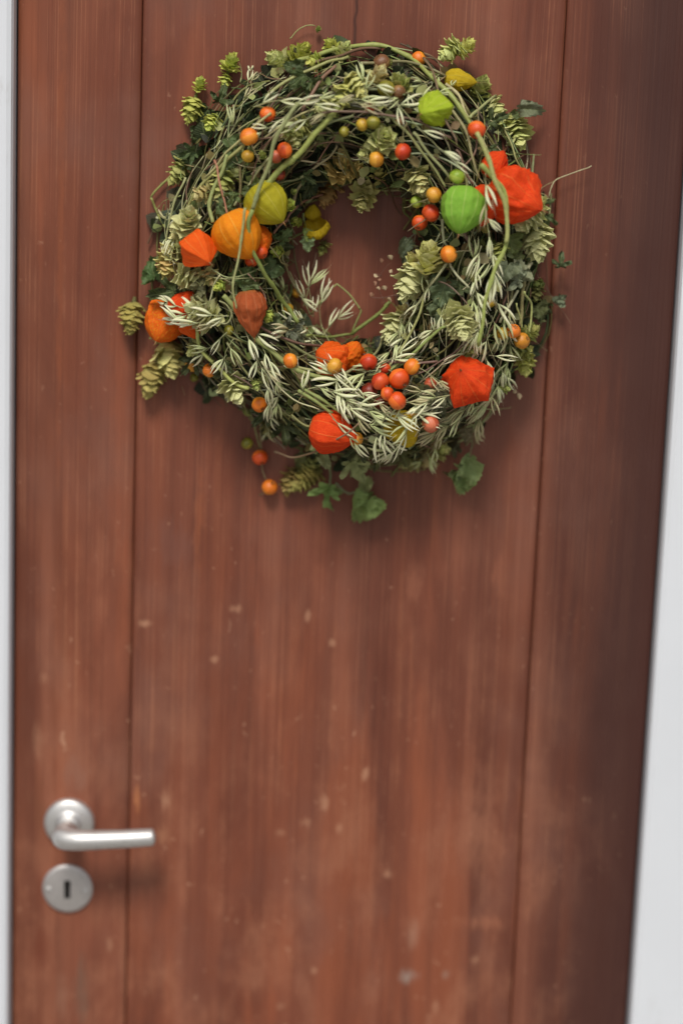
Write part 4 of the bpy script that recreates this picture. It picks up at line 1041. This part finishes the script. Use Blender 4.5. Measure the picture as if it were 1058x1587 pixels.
# --- berries ---
def berry_mesh(seed, star=True):
    q = random.Random(seed); m = MB(); n = 22; rows = 14; v = []; f = []; uv = []
    for i in range(rows + 1):
        th = PI * i / rows
        for k in range(n):
            ph = 2 * PI * k / n
            r = 1 + .02 * math.cos(5 * ph) * math.sin(th) + .035 * noise.noise(Vector((math.cos(ph) * math.sin(th) * 1.4 + seed, math.sin(ph) * math.sin(th) * 1.4, math.cos(th) * 1.4)))
            dent = .12 * math.exp(-(th / .30) ** 2) + .05 * math.exp(-((PI - th) / .28) ** 2)
            r -= dent
            v.append((r * math.sin(th) * math.cos(ph), r * math.sin(th) * math.sin(ph), r * math.cos(th) * .95)); uv.append((k / n, i / rows))
    for i in range(rows):
        for k in range(n):
            a = i * n + k; b = i * n + (k + 1) % n; f.append((a, a + n, b + n, b))
    m.add(v, f, uv, (1, 1, 1), 0)
    # dark remnant at the blossom end
    for k in range(5):
        a = 2 * PI * k / 5 + .3
        m.add([(0, 0, -.90), (.20 * math.cos(a - .35), .20 * math.sin(a - .35), -.93), (.34 * math.cos(a), .34 * math.sin(a), -1.0), (.20 * math.cos(a + .35), .20 * math.sin(a + .35), -.93)], [(0, 1, 2, 3)], None, (.08, .045, .02), 1)
    return m
BM = [berry_mesh(i) for i in range(5)]
_bmesh = {}
RO = ((214, 80, 24), (230, 110, 34)); RD = ((190, 54, 18), (212, 80, 30)); ORB = ((222, 118, 28), (236, 146, 44)); YO = ((196, 130, 36), (216, 156, 52)); OL = ((120, 116, 30), (150, 140, 50)); DR = ((122, 40, 24), (156, 62, 38)); BN = ((116, 78, 48), (146, 108, 64)); GN = ((132, 158, 44), (160, 178, 70)); SA = ((176, 80, 50), (204, 112, 78)); YOL = ((170, 130, 34), (196, 160, 50))
BLAB = {OL: 'olive green berry', YOL: 'dull olive yellow berry', GN: 'unripe green berry', YO: 'orange-yellow berry', RD: 'red berry', RO: 'red-orange berry', ORB: 'orange berry', DR: 'dark red berry', BN: 'brown berry', SA: 'salmon coloured berry'}
def berry(px, py, r, cols, lift=.018, ang=None, tilt=None, seed=None, st=None, rough=False):
    i = berry.n; berry.n += 1
    k = (i % 5, cols)
    if k not in _bmesh: _bmesh[k] = BM[i % 5].mesh('berry', [berry_mat(*cols), M_STEM])
    d = direction(R.uniform(0, 360) if ang is None else ang, R.uniform(-35, 50) if tilt is None else tilt)
    p = wp(px, py, lift); o = link('berry', _bmesh[k], wr, frame_z(-d, R.uniform(0, 360), p, r * MM))
    o['label'] = BLAB[cols]
    # its own thin stalk, running back into the wreath
    sm = MB(); e = R.uniform(2.2, 3.6); s = R.choice((-1, 1))
    tube(sm, smooth_path([(0, 0, .86), (.04 * s, 0, 1.3), (.3 * s, .1, 1.9), (.7 * s, .3, e)], 4), lambda t: .085 - .03 * t, 5, jit((.22, .18, .09), .25))
    link('stalk', sm.mesh('stalk', M_STEM), o)
    return o
berry.n = 0
for b in [(648,91,11.5,ORB,.016),(738,201,13.5,RO,.028),(624,235,12.5,RD,.016),(583,247,12,YO,.018),(415,177,12,RO,.006),(386,212,13.5,ORB,.016),(384,242,9.5,YOL,.012),(427,243,10,SA,.010),
          (441,233,12,RO,.012),(432,270,10,DR,.004),(578,190,10.5,OL,.012),(561,193,9.5,YOL,.010),(533,204,8,OL,.006),(598,138,13,OL,.010),(591,97,13,BN,.006),(617,143,11,BN,.004),(573,168,7,RD,.006),
          (708,274,11.5,GN,.020),(672,302,12,YO,.020),(645,313,9.5,GN,.016),(667,330,13.5,RD,.020),(650,345,12,RO,.024),(695,394,13,ORB,.024),(778,517,9.5,YOL,.014),(795,513,11,ORB,.016),(808,528,12.5,YO,.020),
          (450,559,11.5,ORB,.016),(518,567,12,YO,.032),(571,561,13,RD,.030),(589,591,13.5,RD,.026),(572,606,13,DR,.014),(618,587,16,RO,.020),(638,568,12.5,ORB,.022),(600,610,10.5,RO,.028),(615,621,14,RO,.028),
          (590,624,11,DR,.014),(596,571,9,RD,.014),(667,594,9.5,SA,.014),(667,657,13.5,SA,.030),(552,680,10.5,YO,.022),(402,627,12,ORB,.014),(403,709,12.5,RO,.012),(418,755,12.5,ORB,.012),(383,687,9.5,OL,.010),
          (297,566,10.5,YO,.008),(325,574,11,ORB,.010),(405,391,10,RO,.022),(390,404,10,RO,.012),(301,585,7,OL,.004),(447,478,8,YOL,.002),(460,454,8,YO,.000),(355,512,8,OL,.0),(619,188,6,BN,.006),
          (470,512,7,DR,.0),(640,640,8,YO,.004),(735,430,8,OL,-.004),(420,300,7,DR,-.004),(760,470,7,YOL,-.002)]:
    berry(*b)
# stalks of the hanging berries
stem([(402,640),(404,670),(405,698)], 1.2, (.26, .24, .13), .010, .2)
stem([(738,214),(732,240),(712,262)], 1.6, (.20, .13, .10), .014, .2)
stem([(624,223),(624,205),(630,190)], 1.2, (.24, .24, .12), .016, .2)
stem([(648,80),(668,86),(680,98),(683,115)], 1.0, (.22, .16, .10), .016, .2)
stem([(583,235),(586,215),(588,200)], 1.2, (.24, .24, .12), .014, .2)
